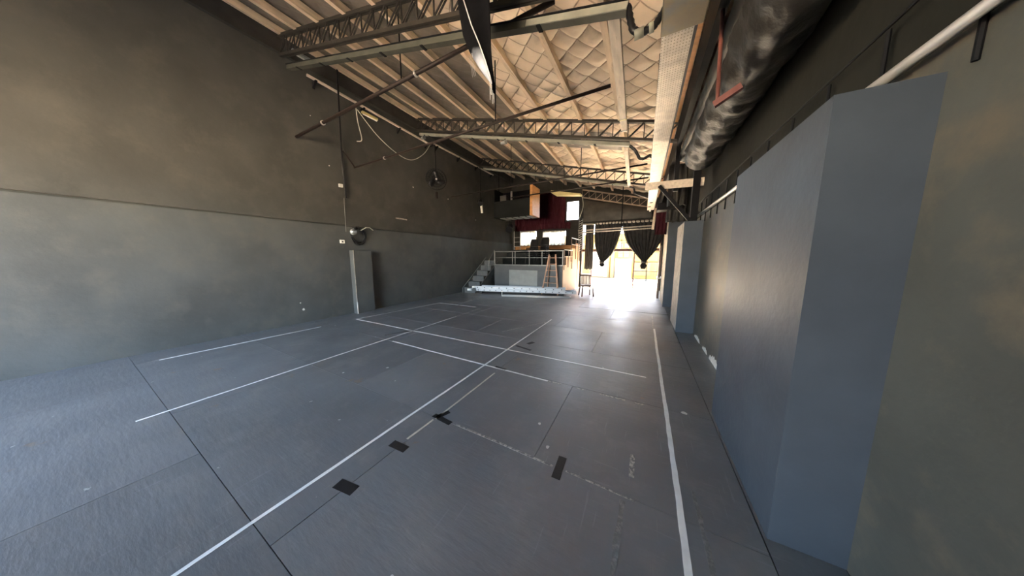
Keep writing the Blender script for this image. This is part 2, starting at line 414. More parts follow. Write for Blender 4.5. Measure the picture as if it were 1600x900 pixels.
def truss(y, x0, x1, dz, label, pitch=.32, steel='truss_steel', depth=.37):
    t = thing('roof_truss', label, 'truss', (x0, y, zt(x0)+dz-depth), 'steel roof trusses')
    L = Vector((x1, y, zt(x1)+dz)); A = Vector((x0, y, zt(x0)+dz))
    d = Vector((0, 0, depth))
    for (nm, o0) in (('top_chord', Vector((0, 0, 0))), ('bottom_chord', -d)):
        b = MB()
        for s in (-1, 1):     # back to back angles
            off = Vector((0, s*.022, 0))
            b.bar(A+o0+off, L+o0+off, .03, .055)
        b.build(nm, steel, t)
    n = int(round((x1-x0)/pitch)); st = (x1-x0)/n
    v0 = dg0 = None
    for k in range(n+1):
        x = x0+k*st; p = Vector((x, y, zt(x)+dz))
        loc = p-A
        if v0 is None:
            v0 = MB().bar(p+Vector((0, 0, -.02)), p-d+Vector((0, 0, .02)), .018, .018, (0, 1, 0)).build('web_post', steel, t)
        else: inst(v0, 'web_post', t, loc)
        if k < n:
            if dg0 is None:
                q = Vector((x+st, y, zt(x+st)+dz))
                b = MB()
                for s in (-1, 1): b.bar(p-d+Vector((.01, s*.02, .02)), q+Vector((-.01, s*.02, -.02)), .02, .016, (0, 1, 0))
                dg0 = b.build('web_diagonal', steel, t)
            else: inst(dg0, 'web_diagonal', t, loc)
    return t
truss(-.77, -7.25, .5, 0, 'dark lattice roof truss overhead beside the camera')
truss(2.83, -7.25, .5, 0, 'dark lattice roof truss nearest in view, crossing the top left corner')
truss(6.43, -7.25, .5, 0, 'dark lattice roof truss with striped pale gaps, second in view')
truss(10.23, -7.25, .5, 0, 'lattice roof truss in front of the hanging control booth')
truss(13.2, -2.95, .35, -.22, 'short slanted lattice truss above the doorway drape', steel='truss_steel_lit')

# dropped pale timbers between trusses
for i, (x, y0, y1, z0, z1, w, lab) in enumerate(((-.41, 2.92, 5.95, 4.07, 4.27, .11, 'thick pale timber hung between the two nearest trusses, taped at its far end'),
                                ((-.50), 6.6, 10.1, 4.12, 4.20, .09, 'pale hung timber beyond the second truss'))):
    t = thing('hung_timber', lab, 'timber', (x, y0, z0), 'hung timbers')
    MB().bar((x, y0, z0), (x-.10, y1, z1), w, .12).build('beam', 'pale_timber', t)
    for f in (.80, .97):
        ya = y0+(y1-y0)*f; za = z0+(z1-z0)*f
        MB().bar((x-.10*f, ya, za), (x-.10*f, ya+.03, za), w+.012, .134).build('tape_band', 'black_tape' if f > .9 else 'yellow_plastic', t)

# ridged sheet panel fixed under the lining
b = MB(); P = []
for i in range(61):
    y = 7.25+i*.02
    P.append([(x, y, zr(x)-.07+.012*math.sin(i*1.3)) for x in np.linspace(-3.05, -.75, 12)])
tag(b.grid(P).build('ridged_roof_sheet', 'corrugated', smooth=True, thick=.004), 'grey ridged metal sheet under the lining between trusses', 'roof sheet')

# trunking below trusses with flexible hose ends
def trunk(y, x0, x1, drop, label, hose, col='trunking_grey'):
    t = thing('cable_trunking', label, 'trunking', (x0, y, zt(x0)-.37-drop), 'cable trunking runs below the trusses')
    z = lambda x: zt(x)-.37-drop
    MB().bar((x0, y, z(x0)), (x1, y, z(x1)), .085, .075).build('channel', col, t)
    MB().bar((x0, y, z(x0)+.045), (x1, y, z(x1)+.045), .11, .014).build('channel_lid', 'black_steel', t)
    n = int((x1-x0)/.9)
    for k in range(n):
        x = x0+.4+k*.9
        MB().bar((x, y, z(x)-.041), (x+.05, y, z(x+.05)-.041), .1, .012).build('clip', 'black_steel', t)
    pts = []
    for k in range(len(hose)-1):
        a = Vector(hose[k]); c = Vector(hose[k+1])
        for j in range(4): pts.append(a.lerp(c, j/4))
    pts.append(Vector(hose[-1]))
    rad = [.034 if i % 2 else .027 for i in range(len(pts))]
    MB().tube(pts, .03, 8, radii=rad).build('flexible_hose', 'black_plastic', t, smooth=True)
    return t
t1 = trunk(2.85, -7.0, -.27, .25, 'grey cable trunking below the nearest truss with a drooping black hose', [(-.27, 2.85, 3.98), (-.245, 2.85, 3.86), (-.215, 2.85, 3.75), (-.13, 2.85, 3.70), (-.045, 2.85, 3.71), (0, 2.85, 3.76), (.05, 2.85, 3.84)], 'trunking_dark')
MB().bar((-1.32, 2.802, zt(-1.32)-.625), (-.27, 2.802, zt(-.27)-.625), .012, .062).build('perforated_strip', 'trunking_grey', t1)
for x0, x1, z in ((-.20, -.12, 3.70), (-.08, -.04, 3.71)):
    MB().tube([(x0, 2.85, z), (x1, 2.85, z+.005)], .042, 10).build('hose_sleeve', 'trunking_grey', t1, smooth=True)
trunk(6.40, -7.0, -.42, .13, 'grey cable trunking under the second truss ending in a kinked hose', [(-.42, 6.4, 4.10), (-.3, 6.4, 3.98), (-.2, 6.4, 3.78), (-.12, 6.4, 3.76), (0, 6.4, 3.82), (.08, 6.4, 3.72)])
trunk(10.2, -7.0, -.6, .10, 'grey cable trunking under the truss by the control booth', [(-.6, 10.2, 4.16), (-.45, 10.2, 4.1), (-.40, 10.2, 3.9), (-.2, 10.2, 3.8), (.05, 10.2, 3.7)])

# perforated cable tray on the right
def tray_mat():
    m = mat('tray_perforated', (.46, .40, .33), .5, .2, .3, 9)
    N = m.node_tree.nodes; L = m.node_tree.links; b_ = N['Principled BSDF']; base = b_.inputs['Base Color'].links[0].from_socket
    g = N.new('ShaderNodeNewGeometry'); mp = N.new('ShaderNodeMapping'); mp.inputs['Scale'].default_value = (40, 26, 1)
    L.new(g.outputs['Position'], mp.inputs[0])
    fr = N.new('ShaderNodeVectorMath'); fr.operation = 'FRACTION'; L.new(mp.outputs[0], fr.inputs[0])
    sb = N.new('ShaderNodeVectorMath'); sb.operation = 'SUBTRACT'; L.new(fr.outputs[0], sb.inputs[0]); sb.inputs[1].default_value = (.5, .5, 0)
    ml = N.new('ShaderNodeVectorMath'); ml.operation = 'MULTIPLY'; L.new(sb.outputs[0], ml.inputs[0]); ml.inputs[1].default_value = (1, 1, 0)
    ln = N.new('ShaderNodeVectorMath'); ln.operation = 'LENGTH'; L.new(ml.outputs[0], ln.inputs[0])
    lt = N.new('ShaderNodeMath'); lt.operation = 'LESS_THAN'; lt.inputs[1].default_value = .23; L.new(ln.outputs['Value'], lt.inputs[0])
    x = N.new('ShaderNodeMix'); x.data_type = 'RGBA'; L.new(lt.outputs[0], x.inputs[0]); L.new(base, x.inputs[6]); x.inputs[7].default_value = (.24, .20, .155, 1)
    L.new(x.outputs[2], b_.inputs['Base Color'])
tray_mat()
t = thing('cable_tray', 'long pale perforated cable tray hung under the roof on the right', 'cable tray', (.15, 2.8, 3.6))
MB().box((.03, 2.8, 3.6), (.275, 12.25, 3.606)).build('tray_base', 'tray_perforated', t)
for x in (.03, .27): MB().box((x, 2.8, 3.606), (x+.005, 12.25, 3.67)).build('tray_side', 'tray_steel', t)
MB().box((.278, 2.8, 3.60), (.30, 12.25, 3.68)).build('side_conduit', 'rust_pipe', t)
for y in (4.6, 7.4, 9.2, 11.0):
    for x in (.04, .265): MB().tube([(x, y, 3.61), (x, y, zr(x)-.02)], .006, 6).build('hanger_rod', 'black_steel', t)
for y, x in ((8.6, .10), (10.6, .14), (11.4, .1)):
    MB().tube([(x, y, 3.585), (x, y, 3.602)], .055, 10).build('cover_cap', 'rust_pipe', t)
MB().tube([(.14, 12.15, 3.53), (.14, 12.15, 3.6)], .03, 8).build('end_lamp', 'white_plastic', t)
tag(MB().box((.02, 1.7, 3.58), (.34, 2.83, 3.86)).build('duct_box', 'box_olive', bevel=.008), 'olive brown box on the near end of the cable tray', 'box')
t = thing('eaves_board', 'brown timber board along the low eaves beside the tray', 'board', (.42, 0, 4.3))
MB().prism([(.36, zt(.36)-.02), (.47, zt(.47)-.02), (.47, zt(.47)+.05), (.36, zt(.36)+.05)], 1, -5, 13.6).build('board', 'orange_timber', t)
tag(MB().box((.48, -5, 3.90), (.56, 13.55, 4.38)).build('eaves_beam', 'black_steel'), 'black beam along the right eaves above the ducts', 'beam')
tag(MB().box((.48, 6.40, 3.0), (.56, 6.48, 3.90)).build('truss_post', 'black_steel'), 'black post under the right end of the second truss', 'post')

# horizontal lighting pipes
def pipe(name, y, z, x0, x1, r, label, rods=(), clamps=()):
    t = thing(name, label, 'pipe', (x0, y, z), 'lighting pipes hung across the hall')
    MB().tube([(x0, y, z), (x1, y, z+.08)], r, 10).build('pipe', 'rust_pipe', t, smooth=True)
    for x in rods:
        MB().tube([(x, y, z+.08*(x-x0)/(x1-x0)), (x, y, zt(x)-.0)], .011, 6).build('drop_rod', 'black_steel', t)
    for x in clamps:
        zz = z+.08*(x-x0)/(x1-x0)
        MB().tube([(x, y, zz), (x+.03, y, zz)], r*1.5, 10).build('clamp', 'bright_steel', t)
    return t
pipe('lighting_pipe', 2.97, 4.38, -7.28, -1.05, .03, 'rusty lighting pipe nearest in view, rising behind the hanging black cloth', (-3.62,), (-3.3, -6.1))
pipe('lighting_pipe', 4.20, 4.06, -7.2, -.58, .025, 'rusty lighting pipe crossing in front of the quilted bay', (-2.6,), (-5.9,))
pipe('lighting_pipe', 8.15, 4.12, -7.25, -.05, .024, 'dark lighting pipe between second and third trusses', (-4.4, -1.9))
pipe('lighting_pipe', 10.05, 4.27, -5.4, .0, .026, 'dark lighting pipe in front of the control booth', (-3.0,))

# ================================================================== RIGHT SIDE CLUTTER
def crumple(x0, z0, x1, z1, ya, yb, amp, seed, nu=14, nv=60):
    P = []
    for i in range(nv+1):
        y = ya+(yb-ya)*i/nv; r = []
        for j in range(nu+1):
            s = j/nu; x = x0+(x1-x0)*s; z = z0+(z1-z0)*s
            k = mnoise.noise((x*5+seed, y*3.1, z*5))*amp+abs(mnoise.noise((x*11, y*7+seed, z*9)))*amp*.8
            r.append((x-abs(k)*.6, y, z-k))
        P.append(r)
    return MB().grid(P)
tag(crumple(.72, 4.30, .99, 3.62, -3.4, 6.3, .11, 3).build('black_plastic_sheet', 'black_sheet', thick=.004), 'crumpled black plastic sheeting hung under the right eaves', 'plastic sheet')
def duct(x, z, r, ya, yb, m, name, label, cat, lump, n=90, k=20, seed=0, cap=None):
    t = thing(name, label, cat, (x, ya, z-r))
    P = []
    for i in range(n+1):
        y = ya+(yb-ya)*i/n
        row = []
        for j in range(k+1):
            a = 2*math.pi*(j % k)/k
            rr = r*(1+lump*mnoise.noise((math.cos(a)*2+seed, math.sin(a)*2, y*3.5))+lump*.9*abs(mnoise.noise((math.cos(a)*4+seed, math.sin(a)*4, y*9)))+lump*.16*math.sin(y*26+2*mnoise.noise((y, a, 0))))
            row.append((x+rr*math.cos(a), y, z+rr*math.sin(a)))
        P.append(row)
    MB().grid(P).build('duct_skin', m, t, smooth=True)
    b = MB().tube([(x, yb-.02, z), (x, yb+.16, z-.02)], r*1.02, 20).build('end_collar', cap or 'duct_dark', t, smooth=False)
    return t
duct(.75, 3.30, .22, -3.4, 5.15, 'duct_foil', 'insulated_duct', 'fat crumpled insulated duct under the right eaves', 'duct', .16, n=170, k=30)
duct(.64, 3.70, .10, -3.4, 6.3, 'duct_dark', 'smooth_duct', 'smooth dark duct above the crumpled one', 'duct', .015, seed=5)
t = thing('red_bracket', 'red steel bracket hanging from the right eaves', 'bracket', (.52, 3.0, 3.0))
MB().tube([(.52, 3.06, 3.03), (.52, 3.22, 3.95)], .016, 8).build('upright', 'red_steel', t)
MB().bar((.485, 3.0, 2.98), (.66, 2.95, 3.06), .045, .05).build('arm', 'red_steel', t)
t = thing('wall_bracket', 'pale arm with a black diagonal strut above the nearer pier', 'bracket', (.75, 6.25, 2.33))
MB().bar((-.05, 6.28, 3.13), (.98, 6.28, 3.1), .03, .155).build('arm', 'pale_timber', t)
MB().bar((.21, 6.22, 3.10), (.80, 6.22, 2.34), .05, .065).build('strut', 'black_steel', t)
MB().box((.80, 6.24, 2.33), (.92, 6.36, 3.32)).build('upright', 'black_steel', t)
t = thing('wall_rail', 'pale pipe rail with upright rods along the right wall ledge', 'rail', (.98, 3.0, 2.45))
MB().tube([(.96, 1.0, 2.43), (.96, 7.2, 2.47)], .022, 8).build('rail', 'bright_steel', t, smooth=True)
MB().tube([(1.0, 1.0, 2.72), (1.0, 7.2, 2.76)], .008, 6).build('wire', 'black_steel', t)
for k in range(14):
    y = 1.2+k*.44; MB().tube([(1.01, y, 2.30), (1.01, y, 2.72)], .009, 6).build('rod', 'black_steel', t)
# things between the piers, near the doorway
def crag(x, y, z0, z1, w, m, name, label, seed):
    P = []
    for i in range(19):
        s = i/18; z = z1+(z0-z1)*s
        P.append([(x-w/2+w*j/12+.03*mnoise.noise((j*.6, z*2, seed)), y+.045*math.sin(j*1.5+s*2)*(.4+s), z+.03*mnoise.noise((j*.8, seed, 0))*s) for j in range(13)])
    return tag(MB().grid(P).build(name, m, smooth=True, thick=.006), label, 'cloth')
crag(.46, 9.6, 2.35, 3.25, .34, 'maroon_cloth', 'hanging_rag', 'dark red rags hanging beside the pier near the doorway', 2)
crag(.80, 8.9, 2.65, 3.75, .5, 'duct_foil', 'foil_wrap', 'crinkled grey foil wrapping above the farther pier', 8)
crag(.66, 7.6, 2.9, 3.9, .4, 'duct_foil', 'foil_wrap', 'crinkled grey foil wrapping hanging behind the bracket strut', 11)
tag(MB().prism([(.40, 2.52), (.53, 2.50), (.60, 2.98), (.46, 3.0)], 1, 10.12, 10.19).build('orange_flag', 'orange_plastic'), 'small orange flag hung near the top of the doorway', 'flag')
tag(MB().box((.28, 8.7, 3.0), (.9, 9.15, 3.2)).build('black_shelf', 'black_steel'), 'black shelf box fixed above the farther pier', 'shelf')
t = thing('timber_door_leaf', 'brown timber leaf standing open beside the doorway', 'door leaf', (.60, 11.0, 0))
MB().box((.55, 10.95, .0), (.615, 11.6, .78)).build('lower_panel', 'brown_timber', t)
MB().box((.55, 10.95, .82), (.615, 11.6, 2.05)).build('upper_panel', 'brown_timber', t)
MB().box((.52, 10.94, .78), (.70, 11.61, .82)).build('middle_rail', 'bright_steel', t)
tag(MB().box((.64, 10.6, 0), (.70, 10.72, 2.55)).build('door_post', 'pale_timber'), 'pale timber post beside the brown door leaf', 'post')

# ================================================================== LEFT WALL THINGS
o = struct(MB().box((-7.27, 3.92, 0), (-7.08, 4.43, 1.79)).build('trim_6', 'wall_paint_lower', bevel=.006), 'low boxed pilaster on the left wall')
MB().box((-7.085, 3.914, .0), (-7.07, 3.935, .34)).build('worn_edge', 'chipped_plaster', o)
MB().box((-7.082, 3.916, .34), (-7.074, 3.93, 1.79)).build('corner_bead', 'plaster_and_lit_pier', o)
def wall_rail(ya, yb, za, zb, lab):
    t = thing('wall_cable_rail', lab, 'rail', (-7.2, ya, za), 'cable rails high on the left wall')
    MB().bar((-7.17, ya, za), (-7.17, yb, zb), .05, .045).build('rail', 'pale_timber', t)
    n = int((yb-ya)/1.1)
    for k in range(n+1):
        y = ya+.15+k*(yb-ya-.3)/max(n, 1); z = za+(zb-za)*(y-ya)/(yb-ya)
        MB().prism([(-7.30, z-.16), (-7.30, z-.02), (-7.13, z-.02)], 1, y, y+.05).build('bracket', 'black_steel', t)
wall_rail(3.25, 7.0, 5.82, 5.72, 'pale cable rail high on the left wall, nearer length')
wall_rail(7.2, 11.3, 5.82, 5.86, 'pale cable rail high on the left wall, farther length')
t = thing('black_conduit', 'black conduit dropping down the upper left wall', 'conduit', (-7.26, 3.9, 3.0))
MB().tube([(-7.1, 3.9, 6.3), (-7.14, 3.89, 5.3), (-7.25, 3.92, 4.2), (-7.25, 3.95, 3.2)], .022, 8).build('conduit', 'black_plastic', t, smooth=True)
MB().tube([(-7.27, 3.9, 3.2), (-7.27, 3.88, 2.3)], .006, 6).build('thin_cable', 'rail_steel', t)
MB().box((-7.30, 3.80, 3.47), (-7.25, 3.89, 3.55)).build('socket', 'white_plastic', t)
t = thing('hook_pole', 'dark slanted stay bar low on the lighting pipe by the wall', 'bar', (-7.2, 3.9, 4.1))
MB().tube([(-7.24, 3.95, 4.42), (-7.18, 4.2, 4.07)], .018, 8).build('bar', 'rust_pipe', t)
def cable(name, pts, r, m, label, cat='cable', sub=6):
    P = [Vector(p) for p in pts]; out = []
    for i in range(len(P)-1):
        a = P[max(i-1, 0)]; b_ = P[i]; c = P[i+1]; d = P[min(i+2, len(P)-1)]
        for j in range(sub):
            t_ = j/sub
            out.append(.5*((2*b_)+(c-a)*t_+(2*a-5*b_+4*c-d)*t_*t_+(3*b_-a-3*c+d)*t_**3))
    out.append(P[-1])
    return tag(MB().tube(out, r, 6).build(name, m, smooth=True), label, cat)
cable('hanging_cable', [(-7.13, 4.32, 5.72), (-7.12, 4.34, 5.3), (-7.12, 4.41, 4.95), (-7.12, 4.40, 4.82), (-7.12, 4.28, 4.76)], .012, 'rope_white', 'short pale cable end hanging from the wall rail')
cable('looped_cable', [(-7.12, 4.35, 5.6), (-7.08, 4.85, 5.15), (-7.05, 5.45, 4.86), (-7.04, 6.0, 4.83), (-7.06, 6.55, 5.2), (-7.12, 6.95, 5.68)], .010, 'rope_white', 'pale cable looping along the upper left wall')
t = thing('lamp_batten', 'short yellowish lamp batten beneath the wall rail', 'lamp', (-7.18, 4.6, 5.55))
MB().box((-7.2, 4.5, 5.6), (-7.12, 4.95, 5.65)).build('body', 'yellow_plastic', t)
MB().tube([(-7.15, 4.52, 5.575), (-7.15, 4.93, 5.575)], .014, 8).build('tube', 'white_plastic', t)
# cage fan
def fan():
    c = Vector((-6.93, 7.0, 4.46)); r = .37
    t = thing('cage_fan', 'round black cage fan hanging from a rod on the left wall', 'fan', (c.x, c.y, c.z-r))
    nrm = Vector((.72, -.68, -.12)).normalized(); a = nrm.cross(Vector((0, 0, 1))).normalized(); b = nrm.cross(a)
    ring = lambda rr, off: [c+nrm*off+a*rr*math.cos(2*math.pi*k/40)+b*rr*math.sin(2*math.pi*k/40) for k in range(40)]
    mb = MB()
    for rr, off in ((r, 0), (r*.97, .05), (r*.97, -.05), (r*.7, .07), (r*.7, -.07), (r*.4, .085), (r*.4, -.085)): mb.tube(ring(rr, off), .006, 5, closed=True)
    for k in range(28):
        t_ = 2*math.pi*k/28; d = a*math.cos(t_)+b*math.sin(t_)
        for s in (1, -1): mb.tube([c+nrm*.09*s, c+d*r*.7+nrm*.07*s, c+d*r], .0032, 4)
    mb.build('cage', 'black_steel', t)
    for k in range(3):
        t_ = 2*math.pi*k/3+.5; mb = MB(); P = []
        for i in range(7):
            rr = .06+i*.043; w = .05+.05*math.sin(i/6*math.pi*.8+.3); d = a*math.cos(t_+.05*i)+b*math.sin(t_+.05*i); e = nrm.cross(d)
            P.append([c+d*rr-e*w+nrm*.025, c+d*rr, c+d*rr+e*w-nrm*.025])
        mb.grid(P).build('blade', 'black_plastic', t, thick=.004, smooth=True)
    MB().tube([c-nrm*.17, c-nrm*.02, c+nrm*.05], .06, 14).build('motor', 'black_plastic', t)
    MB().tube([c+nrm*.085, c+nrm*.10], .035, 12).build('badge', 'bright_steel', t)
    m_ = c-nrm*.12
    MB().tube([m_, m_+Vector((0, 0, .3)), (m_.x, m_.y, 5.72)], .016, 8).build('drop_rod', 'black_steel', t)
    MB().tube([(m_.x, m_.y, 5.70), (-7.3, m_.y, 5.70)], .016, 8).build('wall_arm', 'black_steel', t)
    MB().box((m_.x-.03, m_.y-.03, c.z-.66), (m_.x+.03, m_.y+.03, c.z-.42)).build('pull_switch', 'rust_pipe', t)
    MB().tube([m_, (m_.x, m_.y, c.z-.45)], .005, 5).build('pull_cord', 'black_steel', t)
fan()
# cable coil with clamp lamp
t = thing('cable_coil', 'coil of black cable with a silver clamp lamp on the left wall', 'cable coil', (-7.2, 4.1, 1.95))
for k in range(5):
    cy, cz, rr = 4.16+random.uniform(-.04, .05), 2.20+random.uniform(-.03, .03), random.uniform(.17, .25)
    pts = [(-7.21+.03*math.sin(3*a+k)-.01*k, cy+rr*.85*math.cos(a), cz+rr*math.sin(a)) for a in [2*math.pi*i/30 for i in range(30)]]
    MB().tube(pts, .011, 6, closed=True).build('loop', 'black_plastic', t, smooth=True)
MB().tube([(-7.2, 4.24, 2.36), (-7.1, 4.34, 2.45), (-7.12, 4.46, 2.46), (-7.18, 4.6, 2.40)], .012, 6).build('tail', 'rope_white', t)
MB().tube([(-7.2, 3.98, 2.30), (-7.13, 3.97, 2.30), (-7.05, 3.95, 2.29)], .05, 14, radii=[.03, .05, .085]).build('lamp_shade', 'lamp_glass', t, smooth=True)
MB().box((-7.28, 4.1, 2.38), (-7.2, 4.16, 2.44)).build('hook', 'black_steel', t)
t = thing('wall_socket', 'white wall socket just below the cable coil', 'socket', (-7.27, 3.75, 1.98))
MB().box((-7.275, 3.70, 1.98), (-7.24, 3.81, 2.07)).build('plate', 'white_plastic', t, bevel=.004)
MB().box((-7.241, 3.735, 2.0), (-7.236, 3.775, 2.04)).build('outlet', 'black_plastic', t)
tag(MB().box((-7.302, 5.48, 2.87), (-7.292, 5.92, 2.91)).build('pale_batten', 'plaster_and_lit_pier'), 'short pale batten fixed on the left wall above the ledge', 'batten')
for (y, z, s) in ((3.62, 3.95, .02), (6.25, 4.05, .03), (8.0, 4.0, .028), (2.7, .5, .02), (9.9, 3.4, .03), (2.75, .33, .035), (3.3, 5.0, .012)):
    MB().prism([(y+s*math.cos(a)*random.uniform(.6, 1), z+s*math.sin(a)*random.uniform(.6, 1)) for a in [i*math.pi/4 for i in range(8)]], 0, -7.304 if z > 2.46 else -7.274, -7.296 if z > 2.46 else -7.266).build('plaster_chip', 'chipped_plaster', wl)
def lantern(name, c, aim, m, label, top, k=1.0):
    c = Vector(c); d = Vector(aim).normalized()
    t = thing(name, label, 'stage lamp', tuple(c-Vector((0, 0, .2))))
    MB().tube([c-d*.2*k, c-d*.12*k, c+d*.14*k, c+d*.2*k], .1, 16, radii=[.06*k, .10*k, .105*k, .115*k]).build('can', m, t, smooth=False)
    MB().tube([c+d*.17*k, c+d*.19*k], .09*k, 16).build('lens', 'lamp_glass', t)
    s = d.cross(Vector((0, 0, 1))).normalized()
    MB().tube([c+s*.13*k, c+s*.13*k+Vector((0, 0, .17*k)), c-s*.13*k+Vector((0, 0, .17*k)), c-s*.13*k], .01, 6).build('yoke', 'black_steel', t)
    MB().tube([c+Vector((0, 0, .17)), (c.x, c.y, top)], .012, 6).build('drop_rod', 'black_steel', t)
    MB().tube([(c.x, c.y, top-.02), (-7.29, c.y, top-.02)], .012, 6).build('wall_arm', 'black_steel', t)
    return t
t = lantern('stage_lamp', (-7.0, 9.9, 4.22), (.3, -.6, -.5), 'black_plastic', 'black wall lamp with a pale tube hanging below it', 5.8)
MB().tube([(-7.0, 9.95, 4.1), (-6.98, 9.98, 3.72)], .055, 10).build('pale_tube', 'white_plastic', t)
lantern('stage_lamp', (-6.72, 12.3, 3.25), (.3, -.8, -.4), 'black_plastic', 'large black stage lamp beside the maroon curtain', 4.4, 1.7)

t = thing('corner_lamp', 'pale tube lamp at the wall end of the nearest truss', 'lamp', (-6.75, 3.0, 5.86))
MB().box((-6.86, 2.86, 5.94), (-6.78, 3.2, 5.98)).build('body', 'panel_grey', t)
MB().tube([(-6.84, 2.88, 5.92), (-6.84, 3.18, 5.92)], .016, 8).build('tube', 'white_plastic', t)
for x, lab in ((-3.62, 'pale clamped spotlight on the trunking of the second truss'), (-6.75, 'small spotlight by the wall end of the second truss')):
    z = zt(x)-.58; y = 6.36
    t = thing('track_spotlight', lab, 'spotlight', (x, y, z-.12), 'spotlights below the second truss')
    MB().tube([(x-.1, y-.04, z-.05), (x+.08, y-.1, z-.08)], .055, 12, radii=[.04, .06]).build('can', 'panel_grey', t)
    MB().tube([(x+.08, y-.1, z-.08), (x+.09, y-.103, z-.082)], .052, 12).build('lens', 'lamp_glass', t)
    MB().bar((x, y-.03, z-.06), (x, y, z+.06), .03, .02, (0, 1, 0)).build('clamp', 'black_steel', t)

# ================================================================== SEATING RISER, BACK LEFT
RX0, RX1, RY = -6.5, -3.02, 10.3
T = [(10.3, 11.1, 1.26), (11.1, 12.1, 1.62), (12.1, 13.4, 2.0)]
t = rs_ = thing('seating_riser', 'dark grey stepped seating riser with chipboard side', 'seating riser', (-4.76, RY, 0))
MB().box((RX0, RY, 0), (RX1-.02, RY+.04, 1.22)).build('front_panel', 'riser_grey', t)
MB().box((-5.66, RY-.02, .05), (-4.2, RY, 1.0)).build('access_panel', 'panel_grey', t)['label'] = 'light grey square panel'
MB().box((RX0-.02, RY-.03, 1.215), (RX1, RY+.05, 1.26)).build('front_edge', 'rail_steel', t)
for (a, c, z) in T:
    MB().box((RX0, a, z-.05), (RX1-.02, c, z)).build('tier_deck', 'riser_dark', t)
    if z > 1.3: MB().box((RX0, a, z-.40), (RX1-.02, a+.03, z-.05)).build('tier_riser', 'riser_dark', t)
poly = [(RY, 0), (13.4, 0), (13.4, 2.3), (12.4, 2.3), (12.4, 2.02), (11.5, 2.02), (11.5, 1.66), (10.75, 1.66), (10.75, 1.26), (RY, 1.26)]
MB().prism(poly, 0, RX1-.02, RX1).build('side_panel', 'chipboard', t)['label'] = 'orange chipboard side panel'
g = MB().bar((RX0, RY+.03, 1.88), (RX1, RY+.03, 1.88), .035, .035).build('guard_rail', 'rail_steel', t)
MB().bar((RX0, RY+.03, 1.58), (RX1, RY+.03, 1.58), .022, .022).build('mid_rail', 'rail_steel', g)
for x in (RX0+.02, -5.5, -5.36, -4.62, -4.0, RX1-.03): MB().bar((x, RY+.03, 1.26), (x, RY+.03, 1.88), .03, .03).build('post', 'rail_steel', g)
for (ya, yb, z0, z1) in ((10.35, 11.7, 1.05, 1.92), (11.5, 13.2, 1.4, 2.5)):
    g = MB().bar((RX1+.03, ya, z1), (RX1+.03, yb, z1), .03, .03).build('side_rail', 'bright_steel', t)
    MB().bar((RX1+.03, ya, z1-.3), (RX1+.03, yb, z1-.3), .022, .022).build('mid_rail', 'bright_steel', g)
    for y in (ya, (ya+yb)/2, yb): MB().bar((RX1+.03, y, z0 if y != (ya+yb)/2 else z0+.1), (RX1+.03, y, z1), .028, .028).build('post', 'brown_timber', g)
# dark gear on the tiers
tag(MB().box((-6.3, 11.2, 1.62), (-4.75, 11.75, 1.84)).build('folded_mats', 'duct_dark', bevel=.03), 'low dark folded mats lying on the second tier', 'mats')
# stairs to the riser
t = thing('riser_stairs', 'grey steep stairs climbing between left wall and riser', 'stairs', (-6.9, 8.8, 0))
y0, y1, h = 8.65, 10.6, 1.44
for x in (-7.2, -6.56):
    MB().prism([(y0, 0), (y0+.42, 0), (y1+.1, h-.30), (y1+.1, h+.16), (y1-.05, h+.16), (y0, .22)] if x < -7 else [(y0, 0), (y0+.42, 0), (y1+.1, h-.36), (y1+.1, h-.04), (y0+.05, .06)], 0, x, x+.045).build('stringer', 'stair_grey', t)
n = 6
for k in range(n):
    y = y0+.10+k*(y1-y0)/n; z = (k+1)*h/n
    MB().box((-7.155, y, z-.04), (-6.56, y+.27, z)).build('tread', 'stair_grey', t)
    MB().box((-7.155, y-.012, z-.25), (-6.53, y, z)).build('riser_board', 'stair_grey', t)
g = MB().tube([(-6.53, y0+1.2, 1.45), (-6.53, y1-.25, 1.95)], .018, 8).build('handrail', 'rail_steel', t)
for y, z0, z1 in ((y0+1.2, .95, 1.45), (y1-.25, 1.3, 1.95)): MB().tube([(-6.53, y, z0), (-6.53, y, z1)], .016, 6).build('post', 'rail_steel', g)
# small trolley frame on upper tier, left
t = thing('metal_frame_stand', 'thin metal ladder frame standing by the wall on the riser', 'frame', (-6.3, 12.4, 2.0))
for x in (-6.5, -6.12): MB().tube([(x, 12.4, 2.0), (x, 12.4, 3.05)], .014, 6).build('upright', 'bright_steel', t)
for z in (2.2, 2.45, 2.7): MB().tube([(-6.5, 12.4, z), (-6.12, 12.4, z)], .011, 6).build('rung', 'bright_steel', t)

# stacking chairs
def stack_chair(loc, lab):
    x, y, z = loc
    t = thing('stacking_chair', lab, 'chair', loc, 'black stacking chairs on the riser')
    P = []
    for i in range(9):
        s = i/8; P.append([(x+dx, y-.22+.44*s, z+.44+.02*math.sin(s*math.pi)*-1+.015*abs(dx)*8*abs(dx)) for dx in np.linspace(-.21, .21, 7)])
    MB().grid(P).build('seat', 'black_plastic', t, thick=.012, smooth=True)
    P = []
    for i in range(9):
        s = i/8; w = .215*(1-.35*max(0, s-.6)**1.5*3)
        P.append([(x+w*k, y+.20+.10*s-.035*(k*k)*-1*.6, z+.47+.40*s) for k in np.linspace(-1, 1, 9)])
    MB().grid(P).build('backrest', 'black_plastic', t, thick=.014, smooth=True)
    for sx in (-1, 1):
        MB().tube([(x+sx*.20, y-.20, z+.43), (x+sx*.235, y-.24, z)], .013, 6).build('leg', 'black_plastic', t)
        MB().tube([(x+sx*.19, y+.19, z+.45), (x+sx*.225, y+.27, z)], .013, 6).build('leg', 'black_plastic', t)
    return t
